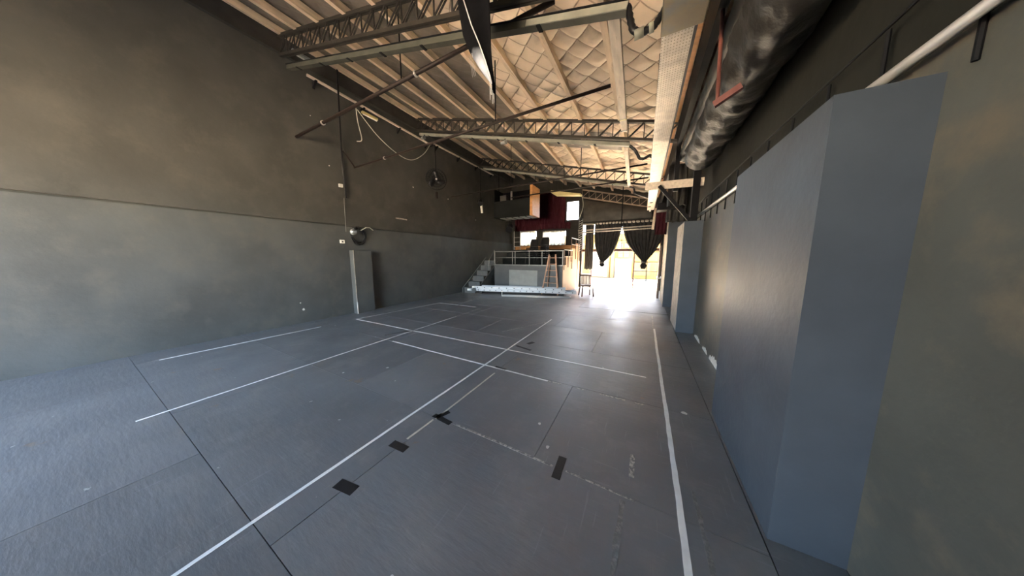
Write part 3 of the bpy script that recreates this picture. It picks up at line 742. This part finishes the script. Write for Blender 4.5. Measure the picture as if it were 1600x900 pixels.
for si, (x, y, n, nm) in enumerate(((-4.72, 10.82, 5, 'shorter chair stack on the left'), (-4.18, 10.85, 6, 'taller chair stack on the right'))):
    proto = stack_chair((x, y, 1.26), 'bottom black plastic chair of the %s' % nm)
    for k in range(1, n):
        c = copy_tree(proto); c.location = (x, y+.012*k, 1.26+.085*k)
        c['label'] = ('topmost black plastic chair of the %s' % nm) if k == n-1 else 'black plastic chair %s from the bottom of the %s' % (ords[k], nm)

# hanging control booth
t = thing('control_booth', 'black suspended control booth with an orange timber end', 'booth', (-5.6, 10.55, 3.5))
MB().box((-6.62, 10.55, 3.52), (-4.72, 10.60, 4.30)).build('front_parapet', 'riser_dark', t)
MB().box((-4.72, 10.55, 3.52), (-4.60, 11.45, 4.86)).build('end_panel', 'orange_timber', t)['label'] = 'orange timber end panel'
MB().box((-6.62, 10.6, 3.52), (-4.72, 11.45, 3.57)).build('floor_board', 'riser_dark', t)
MB().box((-6.62, 11.40, 3.57), (-4.72, 11.45, 4.9)).build('rear_board', 'black_cloth', t)
MB().box((-6.66, 10.55, 3.52), (-6.62, 11.45, 4.9)).build('end_panel', 'riser_dark', t)
for k in range(5):
    x = -6.4+k*.36; MB().box((x, 10.7, 3.505), (x+.26, 11.38, 3.52)).build('soffit_slat', 'panel_grey', t)
for x in (-6.64, -4.66):
    MB().tube([(x, 11.0, 4.8), (x, 11.0, zr(x)-.04)], .015, 6).build('hanger_rod', 'black_steel', t)
tag(MB().tube([(-5.78, 10.75, 3.9), (-5.78, 10.75, 4.75)], .045, 12).build('silver_canister', 'bright_steel', smooth=True), 'silver canister standing inside the control booth', 'canister')
t = thing('loudspeaker', 'dark loudspeaker box inside the control booth', 'speaker', (-6.2, 10.8, 3.57))
MB().box((-6.4, 10.7, 3.57), (-6.05, 11.1, 4.6)).build('cabinet', 'dark_timber', t, bevel=.01)
MB().tube([(-6.22, 10.695, 4.15), (-6.22, 10.70, 4.15)], .12, 18).build('cone', 'black_plastic', t)

# back wall: curtains, windows, ledge
def pleat(name, m, label, cat, x0, x1, ztop, zbot, y, npl, amp, wave=0.0, nz=10, thick=.006, cols=None):
    k = cols or npl*6; P = []
    for i in range(nz+1):
        s = i/nz; r = []
        for j in range(k+1):
            u = j/k; x = x0+(x1-x0)*u; a = amp*(.5+.5*s)
            zb = zbot+wave*math.sin(u*math.pi)*-1+.02*math.sin(u*npl*2*math.pi*.5)
            r.append((x, y+a*math.sin(u*npl*2*math.pi+.6*math.sin(s*2+u*5)), ztop+(zb-ztop)*s))
        P.append(r)
    return tag(MB().grid(P).build(name, m, smooth=True, thick=thick), label, cat)
pleat('stage_curtain', 'maroon_cloth', 'dark maroon curtain spread high on the end wall', 'curtain', -7.05, -3.93, 5.2, 3.40, 13.555, 22, .035, .12)
pleat('curtain_valance', 'maroon_cloth', 'wavy maroon valance hanging above the curtained windows', 'curtain', -7.0, -3.6, 3.50, 3.16, 13.48, 26, .03, -.04)
for i, (w, lab) in enumerate(((W1, 'narrower window with white curtain behind the riser'), (W2, 'wider window with white curtain behind the riser'))):
    b = MB()
    for a, c in (((w[0], w[2]), (w[0]+.04, w[3])), ((w[1]-.04, w[2]), (w[1], w[3])), ((w[0]+.04, w[2]), (w[1]-.04, w[2]+.04)), ((w[0]+.04, w[3]-.04), (w[1]-.04, w[3]))):
        b.box((a[0], 13.66, a[1]), (c[0], 13.72, c[1]))
    o = struct(b.build('window_%d' % (i+1), 'frame_grey'), lab)
    mx = (w[0]+w[1])/2
    for a, c in ((w[0]+.04, mx-.015), (mx+.015, w[1]-.04)): MB().box((a, 13.685, w[2]+.04), (c, 13.69, w[3]-.04)).build('pane', 'glass', o)
    MB().box((mx-.015, 13.67, w[2]+.04), (mx+.015, 13.71, w[3]-.04)).build('mullion', 'frame_grey', o)
    pleat('window_curtain', 'sheer_white', 'white pleated curtain over the %s window' % ('narrower left' if i == 0 else 'wider right'), 'curtain', w[0]+.02, w[1]-.02, w[3]-.01, w[2]+.02, 13.55, 9 if i == 0 else 12, .022, 0, 8, .002)
b = MB().box((SK[0], 13.66, SK[2]), (SK[0]+.03, 13.72, SK[3])).box((SK[1]-.03, 13.66, SK[2]), (SK[1], 13.72, SK[3])).box((SK[0]+.03, 13.66, SK[2]), (SK[1]-.03, 13.72, SK[2]+.03)).box((SK[0]+.03, 13.66, SK[3]-.03), (SK[1]-.03, 13.72, SK[3]))
o = struct(b.build('window_3', 'frame_grey'), 'small glaring high window beside the maroon curtain')
MB().box((SK[0]+.03, 13.685, SK[2]+.03), (SK[1]-.03, 13.69, SK[3]-.03)).build('pane', 'glass', o)
tag(MB().box((-6.95, 13.42, 2.02), (-3.2, 13.58, 2.26)).build('timber_ledge', 'orange_timber', bevel=.006), 'orange timber ledge under the curtained windows', 'ledge')
# hung wooden tray and lattice tower
t = thing('hung_light_tray', 'pale shallow light tray hung near the high window', 'tray', (-3.4, 12.0, 4.55))
MB().prism([(-4.2, 4.76), (-3.95, 4.60), (-2.75, 4.46), (-2.72, 4.52), (-4.16, 4.84)], 1, 11.8, 12.15).build('shell', 'yellow_plastic', t)
for x in (-3.95, -2.85): MB().tube([(x, 12.0, 4.72 if x < -3 else 4.5), (x, 12.0, zr(x)-.03)], .006, 6).build('hanger_wire', 'black_steel', t)
cable('white_drop_cable', [(-2.75, 12.1, 4.5), (-2.68, 12.1, 4.3), (-2.66, 12.1, 3.95), (-2.76, 12.1, 3.6), (-2.8, 12.1, 3.45)], .012, 'rope_white', 'white cable dropping from the light tray')
t = thing('lattice_tower', 'narrow bright lattice tower rising above the riser corner', 'lattice tower', (-2.9, 12.9, 2.0))
for x in (-3.0, -2.82): MB().tube([(x, 12.9, 0), (x, 12.9, 3.55)], .016, 8).build('upright', 'rail_steel', t)
for k in range(14):
    z = 1.9+k*.115; MB().tube([(-3.0, 12.9, z), (-2.82, 12.9, z+.09)], .010, 6).build('lacing_bar', 'bright_steel', t)

# ================================================================== DOORWAY
d1 = struct(MB().box((-2.95, 13.62, 1.90), (.68, 13.74, 2.03)).build('door_1', 'frame_brown'), 'wide glazed doorway open to the bright yard')
for x0, x1, z0, z1 in ((-3.0, -2.95, 0, 3.4), (.68, .72, 0, 3.4), (-2.47, -2.42, 0, 1.9), (-.42, -.36, 0, 1.9), (-2.95, .68, 3.35, 3.4)):
    MB().box((x0, 13.64, z0), (x1, 13.72, z1)).build('door_frame', 'frame_brown', d1)
xs = [-2.95, -2.42, -1.7, -1.0, -.3, .2, .68]
for a, c in zip(xs[:-1], xs[1:]):
    for z0, z1 in ((2.03, 2.45), (2.45, 2.9), (2.9, 3.35)):
        MB().box((a+.012, 13.675, z0+.012), (c-.012, 13.68, z1-.012)).build('pane', 'glass', d1)
    MB().box((c-.012, 13.66, 2.03), (c+.012, 13.70, 3.35)).build('glazing_bar', 'frame_grey', d1)
for z in (2.45, 2.9): MB().box((-2.95, 13.662, z-.012), (.68, 13.698, z+.012)).build('glazing_bar', 'frame_grey', d1)
zs = [.06, .47, .92, 1.38, 1.86]
for i in range(4):
    for a, c in ((-.36, .18), (.18, .68)):
        MB().box((a+.015, 13.675, zs[i]+.012), (c-.015, 13.68, zs[i+1]-.012)).build('pane', 'glass', d1)
for z in zs: MB().box((-.36, 13.66, z-.018), (.68, 13.70, z+.018)).build('glazing_bar', 'frame_grey', d1)
MB().box((.162, 13.66, .06), (.198, 13.70, 1.86)).build('glazing_bar', 'frame_grey', d1)
MB().box((-2.95, 13.62, .0), (-2.47, 13.70, .70)).build('kick_panel', 'panel_grey', d1)

def tied(name, label, rowsd, y, npl):
    t = thing(name, label, 'curtain', (sum(rowsd[-1][:2])/2, y, rowsd[-1][2]), 'tied black doorway curtains')
    zs_ = [r[2] for r in rowsd]
    P = []; n = 40; k = npl*6
    for i in range(n+1):
        z = zs_[0]+(zs_[-1]-zs_[0])*i/n
        xl = np.interp(-z, [-q for q in zs_], [r[0] for r in rowsd]); xr = np.interp(-z, [-q for q in zs_], [r[1] for r in rowsd])
        w = xr-xl; row = []
        for j in range(k+1):
            u = j/k; amp = .05+.03*min(1, .3/max(w, .05))
            row.append((xl+w*u+.01*math.sin(u*30+z*4), y+amp*math.sin(u*npl*2*math.pi+z*.6), z))
        P.append(row)
    MB().grid(P).build('cloth', 'curtain_cloth', t, smooth=True, thick=.008)
    kn = [r for r in rowsd if r[3] == 1][0]; cx = (kn[0]+kn[1])/2; cz = kn[2]
    MB().tube([(cx, y, cz+.07), (cx, y, cz+.03), (cx, y, cz-.03), (cx, y, cz-.07)], .1, 12, radii=[.07, .125, .12, .07]).build('knot', 'curtain_cloth', t, smooth=True)
tied('tied_curtain', 'left black curtain tied in a knot in the doorway',
     [(-2.30, -.93, 3.35, 0), (-2.30, -1.05, 2.85, 0), (-2.27, -1.20, 2.3, 0), (-2.22, -1.29, 2.0, 0), (-2.11, -1.42, 1.72, 0), (-2.0, -1.66, 1.46, 0), (-1.94, -1.80, 1.36, 1), (-2.0, -1.72, 1.22, 0), (-1.90, -1.82, 1.12, 0)], 13.35, 9)
tied('tied_curtain', 'right black curtain tied in a knot beside the glazed gate',
     [(-1.06, .80, 3.35, 0), (-.92, .80, 2.85, 0), (-.76, .66, 2.3, 0), (-.58, .54, 2.03, 0), (-.36, .40, 1.75, 0), (-.12, .20, 1.48, 0), (-.02, .10, 1.38, 1), (-.12, .17, 1.2, 0), (-.05, .10, 1.04, 0)], 13.35, 10)
pleat('side_drape', 'drape_cloth', 'grey hanging drape at the left side of the doorway', 'curtain', -2.80, -2.36, 3.42, .95, 13.57, 5, .03, .0)
# big sagging drape over the doorway
P = []
for i in range(21):
    s = i/20; row = []
    for j in range(49):
        u = j/48; x = -2.86+u*3.1; ztop = 4.55-.21*u*3.1; zbot = 3.42
        z = ztop+(zbot-ztop)*s
        row.append((x, 13.25-.35*math.sin(s*math.pi)*(.7+.3*math.sin(u*math.pi))+.05*math.sin(u*46*(1-.35*s)+s*5)*(1-.8*u)*s+.012*math.sin(u*23+s*9), z))
    P.append(row)
tag(MB().grid(P).build('sagging_drape', 'drape_cloth', smooth=True, thick=.006), 'dark sagging drape stretched over the top of the doorway', 'drape')
tag(MB().tube([(-2.98, 13.35, 3.32), (.69, 13.35, 3.29)], .05, 10).build('curtain_pole', 'plaster_and_lit_pier', smooth=True), 'thick pale pole from which the tied doorway curtains hang', 'pole')
t = thing('pipe_frame', 'pale double pipe frame crossing low before the doorway curtains', 'pipe frame', (-1.3, 12.78, 2.85))
for dz, dy in ((0, 0), (.10, -.05)): MB().tube([(-3.0, 12.8+dy, 2.84+dz), (.26, 12.8+dy, 2.90+dz)], .03, 8).build('lower_pipe', 'plaster_and_lit_pier', t, smooth=True)
MB().bar((.30, 12.8, 2.84), (.36, 12.8, 3.75), .10, .10).build('end_post', 'pale_timber', t)
MB().tube([(-1.0, 12.8, 2.9), (-1.0, 12.8, zr(-1)-.04)], .022, 8).build('drop_rod', 'black_steel', t)

# yard beyond
yd = struct(MB().box((-40, 13.8, -.10), (40, 60, -.03)).build('ground', 'concrete_out'), 'pale sunlit concrete yard')
struct(MB().box((-40, -60, -.10), (40, -5.2, -.03)).build('ground', 'concrete_out'), 'pale concrete apron behind the hall')
t = thing('yard_building', 'yellow building across the sunlit yard', 'building', (-1.6, 20.5, 0))
MB().box((-14, 20.5, 0), (8, 24, 3.4)).build('wall', 'facade_yellow', t)
MB().box((-3.85, 20.40, .0), (-2.3, 20.5, 2.1)).build('door_frame', 'facade_door', t)
MB().box((-3.7, 20.38, .08), (-2.45, 20.41, 2.02)).build('door', 'facade_white', t)
MB().box((-2.2, 20.3, 0), (-1.95, 20.5, 2.9)).build('pillar', 'facade_door', t)
MB().box((-1.9, 20.40, .0), (-.75, 20.5, 1.5)).build('low_screen', 'facade_white', t)
for k in range(2):
    for j in range(3): MB().box((-1.7+k*.4, 20.44, 1.6+j*.36), (-1.38+k*.4, 20.5, 1.9+j*.36)).build('window_pane', 'frame_grey', t)
MB().box((-.6, 20.42, .25), (.5, 20.5, 1.2)).build('hatch', 'facade_door', t)
MB().box((-.70, 20.43, 2.28), (.55, 20.5, 2.52)).build('sign_board', 'facade_white', t)
x = -.62
for w in (.1, .2, .06, .14, .1, .2, .12): MB().box((x, 20.42, 2.34), (x+w, 20.432, 2.46)).build('sign_mark', 'sign_ink', t); x += w+.03

# ================================================================== FLOOR THINGS
# aluminium ladders lying in front of the riser
def flat_ladder(a, b, z, width, hgt, rungs, label):
    a = Vector((a[0], a[1], z)); b = Vector((b[0], b[1], z)); d = (b-a).normalized(); s = Vector((-d.y, d.x, 0))
    t = thing('aluminium_ladder', label, 'ladder', tuple(a), 'aluminium ladders lying on the floor')
    up = Vector((0, 0, hgt/2))
    L = (b-a).length
    for k in (0, 1):
        o_ = s*width*k
        st = MB().bar(a+o_+up, b+o_+up, .010, hgt*.98).bar(a+o_+up*1.9, b+o_+up*1.9, .036, hgt*.1).bar(a+o_+up*.1, b+o_+up*.1, .036, hgt*.1).build('stile', 'aluminium', t)
        if k == 0:
            for i in range(rungs):
                p = a+d*(.15+i*(L-.3)/(rungs-1))+up-s*.004
                MB().tube([p-s*.012, p+s*.002], .022, 8).build('rung_end', 'black_steel', st)
    for i in range(rungs):
        p = a+d*(.15+i*(L-.3)/(rungs-1))+up
        MB().tube([p, p+s*width], .014, 8).build('rung', 'aluminium', t, smooth=True)
    for p in (a, ):
        MB().bar(p+up-d*.10, p+up+d*.02, .045, hgt*.9).build('foot', 'white_plastic', t)
A_ = (-6.85, 8.72); B_ = (-2.32, 9.92)
flat_ladder(A_, B_, .10, .40, .10, 17, 'long aluminium ladder lying flat, lower of the stacked pair')
flat_ladder((-6.62, 8.78), (-2.75, 9.81), .205, .40, .115, 12, 'shorter aluminium ladder lying on top of the lower one')
dv = (Vector((B_[0], B_[1], 0))-Vector((A_[0], A_[1], 0))).normalized(); sv = Vector((-dv.y, dv.x, 0))
for f, nm in ((.12, 'left'), (.9, 'right')):
    p = Vector((*A_, .05))+dv*4.6*f
    tag(MB().bar(p-sv*.04, p+sv*.46, .09, .10).build('timber_bearer', 'dark_timber'), 'dark timber block under the %s end of the ladders' % nm, 'timber block')
t = thing('tube_frame', 'low white metal tube frame on the floor before the ladders', 'tube frame', (-4.2, 9.1, 0))
c0 = Vector((-5.12, 8.78, 0)); c1 = Vector((-2.5, 9.62, 0)); e = Vector((.08, -.24, 0))
q = [c0, c1, c1+e, c0+e]
for i in range(4):
    a, b = q[i], q[(i+1) % 4]; MB().tube([a+Vector((0, 0, .02)), b+Vector((0, 0, .02))], .018, 8).build('tube', 'white_plastic', t, smooth=True)
m_ = (c0+c1)/2
MB().tube([m_+Vector((0, 0, .02)), m_+e+Vector((0, 0, .02))], .016, 8).build('cross_tube', 'white_plastic', t, smooth=True)
MB().tube([c0+e+Vector((0, 0, .02)), c0+e+Vector((0, 0, .22))], .016, 8).build('upright_tube', 'white_plastic', t, smooth=True)
# step ladder
t = thing('step_ladder', 'wooden step ladder standing against the riser front', 'step ladder', (-3.5, 10.0, 0))
xc = -3.44
for s in (-1, 1):
    MB().bar((xc+s*.36, 9.82, 0), (xc+s*.14, 10.1, 1.72), .05, .035, (0, 1, 0)).build('front_stile', 'ladder_timber', t)
    MB().bar((xc+s*.27, 10.25, 0), (xc+s*.12, 10.13, 1.66), .04, .03, (0, 1, 0)).build('rear_stile', 'ladder_timber', t)
for k in range(6):
    f = (.14+k*.155); w = .36-.22*f
    MB().box((xc-w, 9.82+.28*f-.04, 1.72*f-.012), (xc+w, 9.82+.28*f+.05, 1.72*f+.016)).build('step', 'ladder_timber', t)
# brown chair
def chair():
    x, y = -2.02, 10.32
    t = thing('brown_chair', 'dark brown open-backed chair left of the doorway', 'chair', (x, y, 0))
    MB().box((x-.22, y-.22, .43), (x+.22, y+.22, .465)).build('seat', 'chair_brown', t, bevel=.012)
    for sx, sy in ((-1, -1), (1, -1), (-1, 1), (1, 1)):
        MB().bar((x+sx*.20, y+sy*.20, .44), (x+sx*.235, y+sy*.24, 0), .04, .04, (0, 1, 0)).build('leg', 'chair_brown', t)
    for sx in (-1, 1): MB().tube([(x+sx*.19, y+.20, .45), (x+sx*.19, y+.24, .82)], .018, 8).build('back_post', 'chair_brown', t)
    pts = [(x+.24*math.cos(a), y+.16+.09*math.sin(a), .82+.02*math.sin(a)) for a in np.linspace(-.25, math.pi+.25, 16)]
    MB().tube(pts, .026, 8).build('top_rail', 'chair_brown', t, smooth=True)
    for xx in (-.07, .07): MB().tube([(x+xx, y+.21, .46), (x+xx, y+.24, .82)], .009, 6).build('spindle', 'chair_brown', t)
    rot_thing(t, R(28))
chair()

# tape lines on the floor
def tape(name, p0, p1, w, m, label, gaps=(), cat='tape', rag=.12, group='tape lines on the floor', wob=.006):
    p0 = Vector((p0[0], p0[1], 0)); p1 = Vector((p1[0], p1[1], 0)); L = (p1-p0).length; d = (p1-p0)/L; s = Vector((-d.y, d.x, 0))
    b = MB(); step = .09; n = max(1, int(L/step)); H_ = .0016; sd = random.random()*50
    edges = []
    for i in range(n+1):
        t_ = i/n; c = p0+d*L*t_+s*wob*mnoise.noise((t_*L*1.2, sd, 0))
        l = w/2*(1+rag*random.uniform(-1, 1)); r = w/2*(1+rag*random.uniform(-1, 1)); edges.append((c+s*l, c-s*r))
    for i in range(n):
        tm = (i+.5)/n
        if any(g0 < tm < g1 for g0, g1 in gaps): continue
        (a, c), (a2, c2) = edges[i], edges[i+1]; k = len(b.v)
        for q in (a, c, c2, a2): b.v.append((q.x, q.y, 0.0))
        for q in (a, c, c2, a2): b.v.append((q.x, q.y, H_))
        b.f += [tuple(k+i_ for i_ in f) for f in ((4, 5, 6, 7), (0, 4, 7, 3), (1, 2, 6, 5), (0, 1, 5, 4), (3, 7, 6, 2))]
    return tag(b.build(name, m), label, cat, group)
tape('floor_tape', (.30, .95), (.31, 6.2), .036, 'white_tape', 'long white tape line nearest the right wall', ((.985, .99),))
tape('floor_tape', (.30, 6.25), (.31, 7.6), .03, 'worn_tape', 'worn continuation of the right hand tape line toward the doorway', ((.3, .36), (.6, .7)))
tape('floor_tape', (-2.0, -1.5), (-2.0, 5.9), .027, 'white_tape', 'long white tape line running up the middle of the floor')
tape('floor_tape', (-4.30, .2), (-4.40, 5.0), .026, 'white_tape', 'long white tape line on the left part of the floor')
tape('floor_tape', (-4.40, 5.0), (-4.45, 6.1), .025, 'worn_tape', 'faint far end of the left tape line', ((.2, .25), (.6, .65)))
tape('floor_tape', (-6.5, 3.54), (.13, 3.57), .024, 'white_tape', 'white tape line crossing almost the whole floor')
tape('floor_tape', (-4.15, 2.89), (-1.0, 2.86), .024, 'white_tape', 'shorter white cross tape nearer the camera')
tape('floor_tape', (-1.0, 2.86), (.1, 2.86), .02, 'worn_tape', 'worn end of the shorter cross tape', ((.2, .3), (.45, .6), (.8, .9)))
tape('floor_tape', (-6.5, 3.56), (-6.25, 6.25), .024, 'white_tape', 'white tape line running beside the left wall')
tape('floor_tape', (-6.25, 6.25), (-4.7, 6.28), .03, 'white_tape', 'far white cross tape in the left corner', ((.55, .6),))
tape('floor_tape', (-6.6, .6), (-6.5, 2.75), .036, 'white_tape', 'short white tape by the left wall at the picture edge')
tape('floor_tape', (-1.73, 1.62), (-1.73, 2.72), .020, 'yellowed_tape', 'thin yellowed tape line beside the long middle line', ())
tape('floor_tape', (-1.75, 1.30), (-1.74, 1.60), .020, 'yellowed_tape', 'short white tape piece in front of the black tape cross', ())
tape('floor_tape', (-1.5, 1.65), (-.52, 1.64), .018, 'worn_tape', 'flaking pale tape line between black tape marks')
tape('floor_tape', (-.42, 1.64), (.05, 1.63), .012, 'worn_tape', 'thin flaking tape line right of the black mark', ((.3, .34),))
tape('floor_tape', (-2.6, 4.4), (-2.05, 5.6), .02, 'worn_tape', 'thin worn slanting tape mark far from the camera', ((.4, .5),))
tape('floor_tape', (.02, 1.82), (.02, 2.05), .035, 'worn_tape', 'short pale tape scrap left of the right hand line')
tape('floor_tape', (-.05, 1.05), (-.02, 1.6), .03, 'dirt_line', 'rough dirty tape residue left of the right hand line', rag=.5)
tape('floor_tape', (.42, 1.0), (.40, 1.9), .03, 'dirt_line', 'rough dirty tape residue right of the right hand line', rag=.5)
tape('floor_joint_strip', (-1.75, 7.86), (.72, 7.94), .045, 'black_tape', 'dark strip across the floor near the doorway', group=None, cat='joint strip')
tape('black_floor_tape', (-4.62, 3.05), (-4.33, 3.62), .045, 'black_tape', 'long black tape strip alongside the left tape line', group='black tape marks on the floor')
for p0, p1, w, lab in (((-1.83, 1.205), (-1.655, 1.215), .07, 'black tape mark between the middle line and the camera'),
                       ((-1.83, .775), (-1.66, .80), .075, 'black tape mark closest to the camera at the left'),
                       ((-.47, 1.545), (-.475, 1.76), .062, 'black tape mark lying alone near the floor centre'),
                       ((-1.79, 1.655), (-1.55, 1.635), .055, 'crossing black tape piece over the thin tape line, long arm'),
                       ((-1.74, 1.64), (-1.69, 1.77), .055, 'crossing black tape piece over the thin tape line, short arm'),
                       ((-1.83, 2.895), (-1.64, 2.875), .05, 'black tape across the shorter white cross tape'),
                       ((-1.80, 3.98), (-1.74, 4.12), .08, 'small black tape patch beyond the long cross tape'),
                       ((-1.95, 3.80), (-1.62, 3.72), .05, 'slim black tape strip just before the small patch')):
    tape('black_floor_tape', p0, p1, w, 'black_tape', lab, cat='tape', rag=.05, group='black tape marks on the floor', wob=0)
for (x, y, s, lab) in ((-.79, 2.04, .022, 'white paint blob left of the brown stain'), (.47, 2.9, .03, 'white scrap right of the right hand tape line'), (-3.2, 2.12, .022, 'larger white fleck on the bluish left floor'), (-3.6, 1.73, .016, 'smaller white fleck on the bluish left floor'), (-.62, 1.8, .02, 'white fleck by the flaking tape line'), (-1.02, .62, .02, 'white fleck near the bottom edge of the picture')):
    b = MB(); pts = [(x+s*math.cos(a)*random.uniform(.5, 1.1), y+s*math.sin(a)*random.uniform(.5, 1.1)) for a in [i*math.pi/4 for i in range(8)]]
    tag(b.prism(pts, 2, 0, .0015).build('floor_scrap', 'paper_scrap'), lab, 'scrap', 'white scraps on the floor')

# ================================================================== HANGING BLACK CLOTH (near)
t = thing('hanging_black_cloth', 'torn black cloth hanging from the roof with a pale frayed tip', 'cloth', (-1.7, 2.4, 3.3))
def poly_cloth(L, Rr, zs_, y0, bulge, name, m, n=24, k=10):
    P = []
    for i in range(n+1):
        z = zs_[0]+(zs_[-1]-zs_[0])*i/n
        xl = np.interp(-z, [-q for q in zs_], L); xr = np.interp(-z, [-q for q in zs_], Rr)
        P.append([(xl+(xr-xl)*j/k, y0+bulge*math.sin(math.pi*j/k)-.05*(j/k), z) for j in range(k+1)])
    return MB().grid(P).build(name, m, t, smooth=True, thick=.006)
zz = [4.95, 4.41, 4.07, 3.85, 3.66, 3.5, 3.42]
lx = [-2.02, -1.99, -1.93, -1.83, -1.71, -1.59, -1.535]
cx = [-1.98, -1.89, -1.77, -1.67, -1.595, -1.54, -1.52]
rx = [-1.54, -1.52, -1.505, -1.50, -1.495, -1.49, -1.485]
zm = 3.86
poly_cloth(lx, cx, zz, 2.44, -.03, 'left_fold', 'cloth_lit_end')
poly_cloth(cx+[-1.505], rx+[-1.485], zz+[3.33], 2.39, .05, 'right_fold', 'black_cloth')
MB().tube([(c_, 2.385, z_) for c_, z_ in zip(cx, zz)], .006, 5).build('seam_cord', 'thread', t)
for k in range(11):
    x = -1.54+random.uniform(-.015, .04); d_ = random.uniform(-.008, .008)
    pts = [(x+d_*i+random.uniform(-.003, .003), 2.40+random.uniform(-.006, .006), 3.46-.045*i) for i in range(random.randint(4, 7))]
    MB().tube(pts, .0022, 4).build('loose_thread', 'thread', t)
for k in range(3):
    pts = [(-1.83+.02*k+.012*i+random.uniform(-.004, .004), 2.41, 3.82-.06*i) for i in range(5)]
    MB().tube(pts, .002, 4).build('loose_thread', 'thread', t)
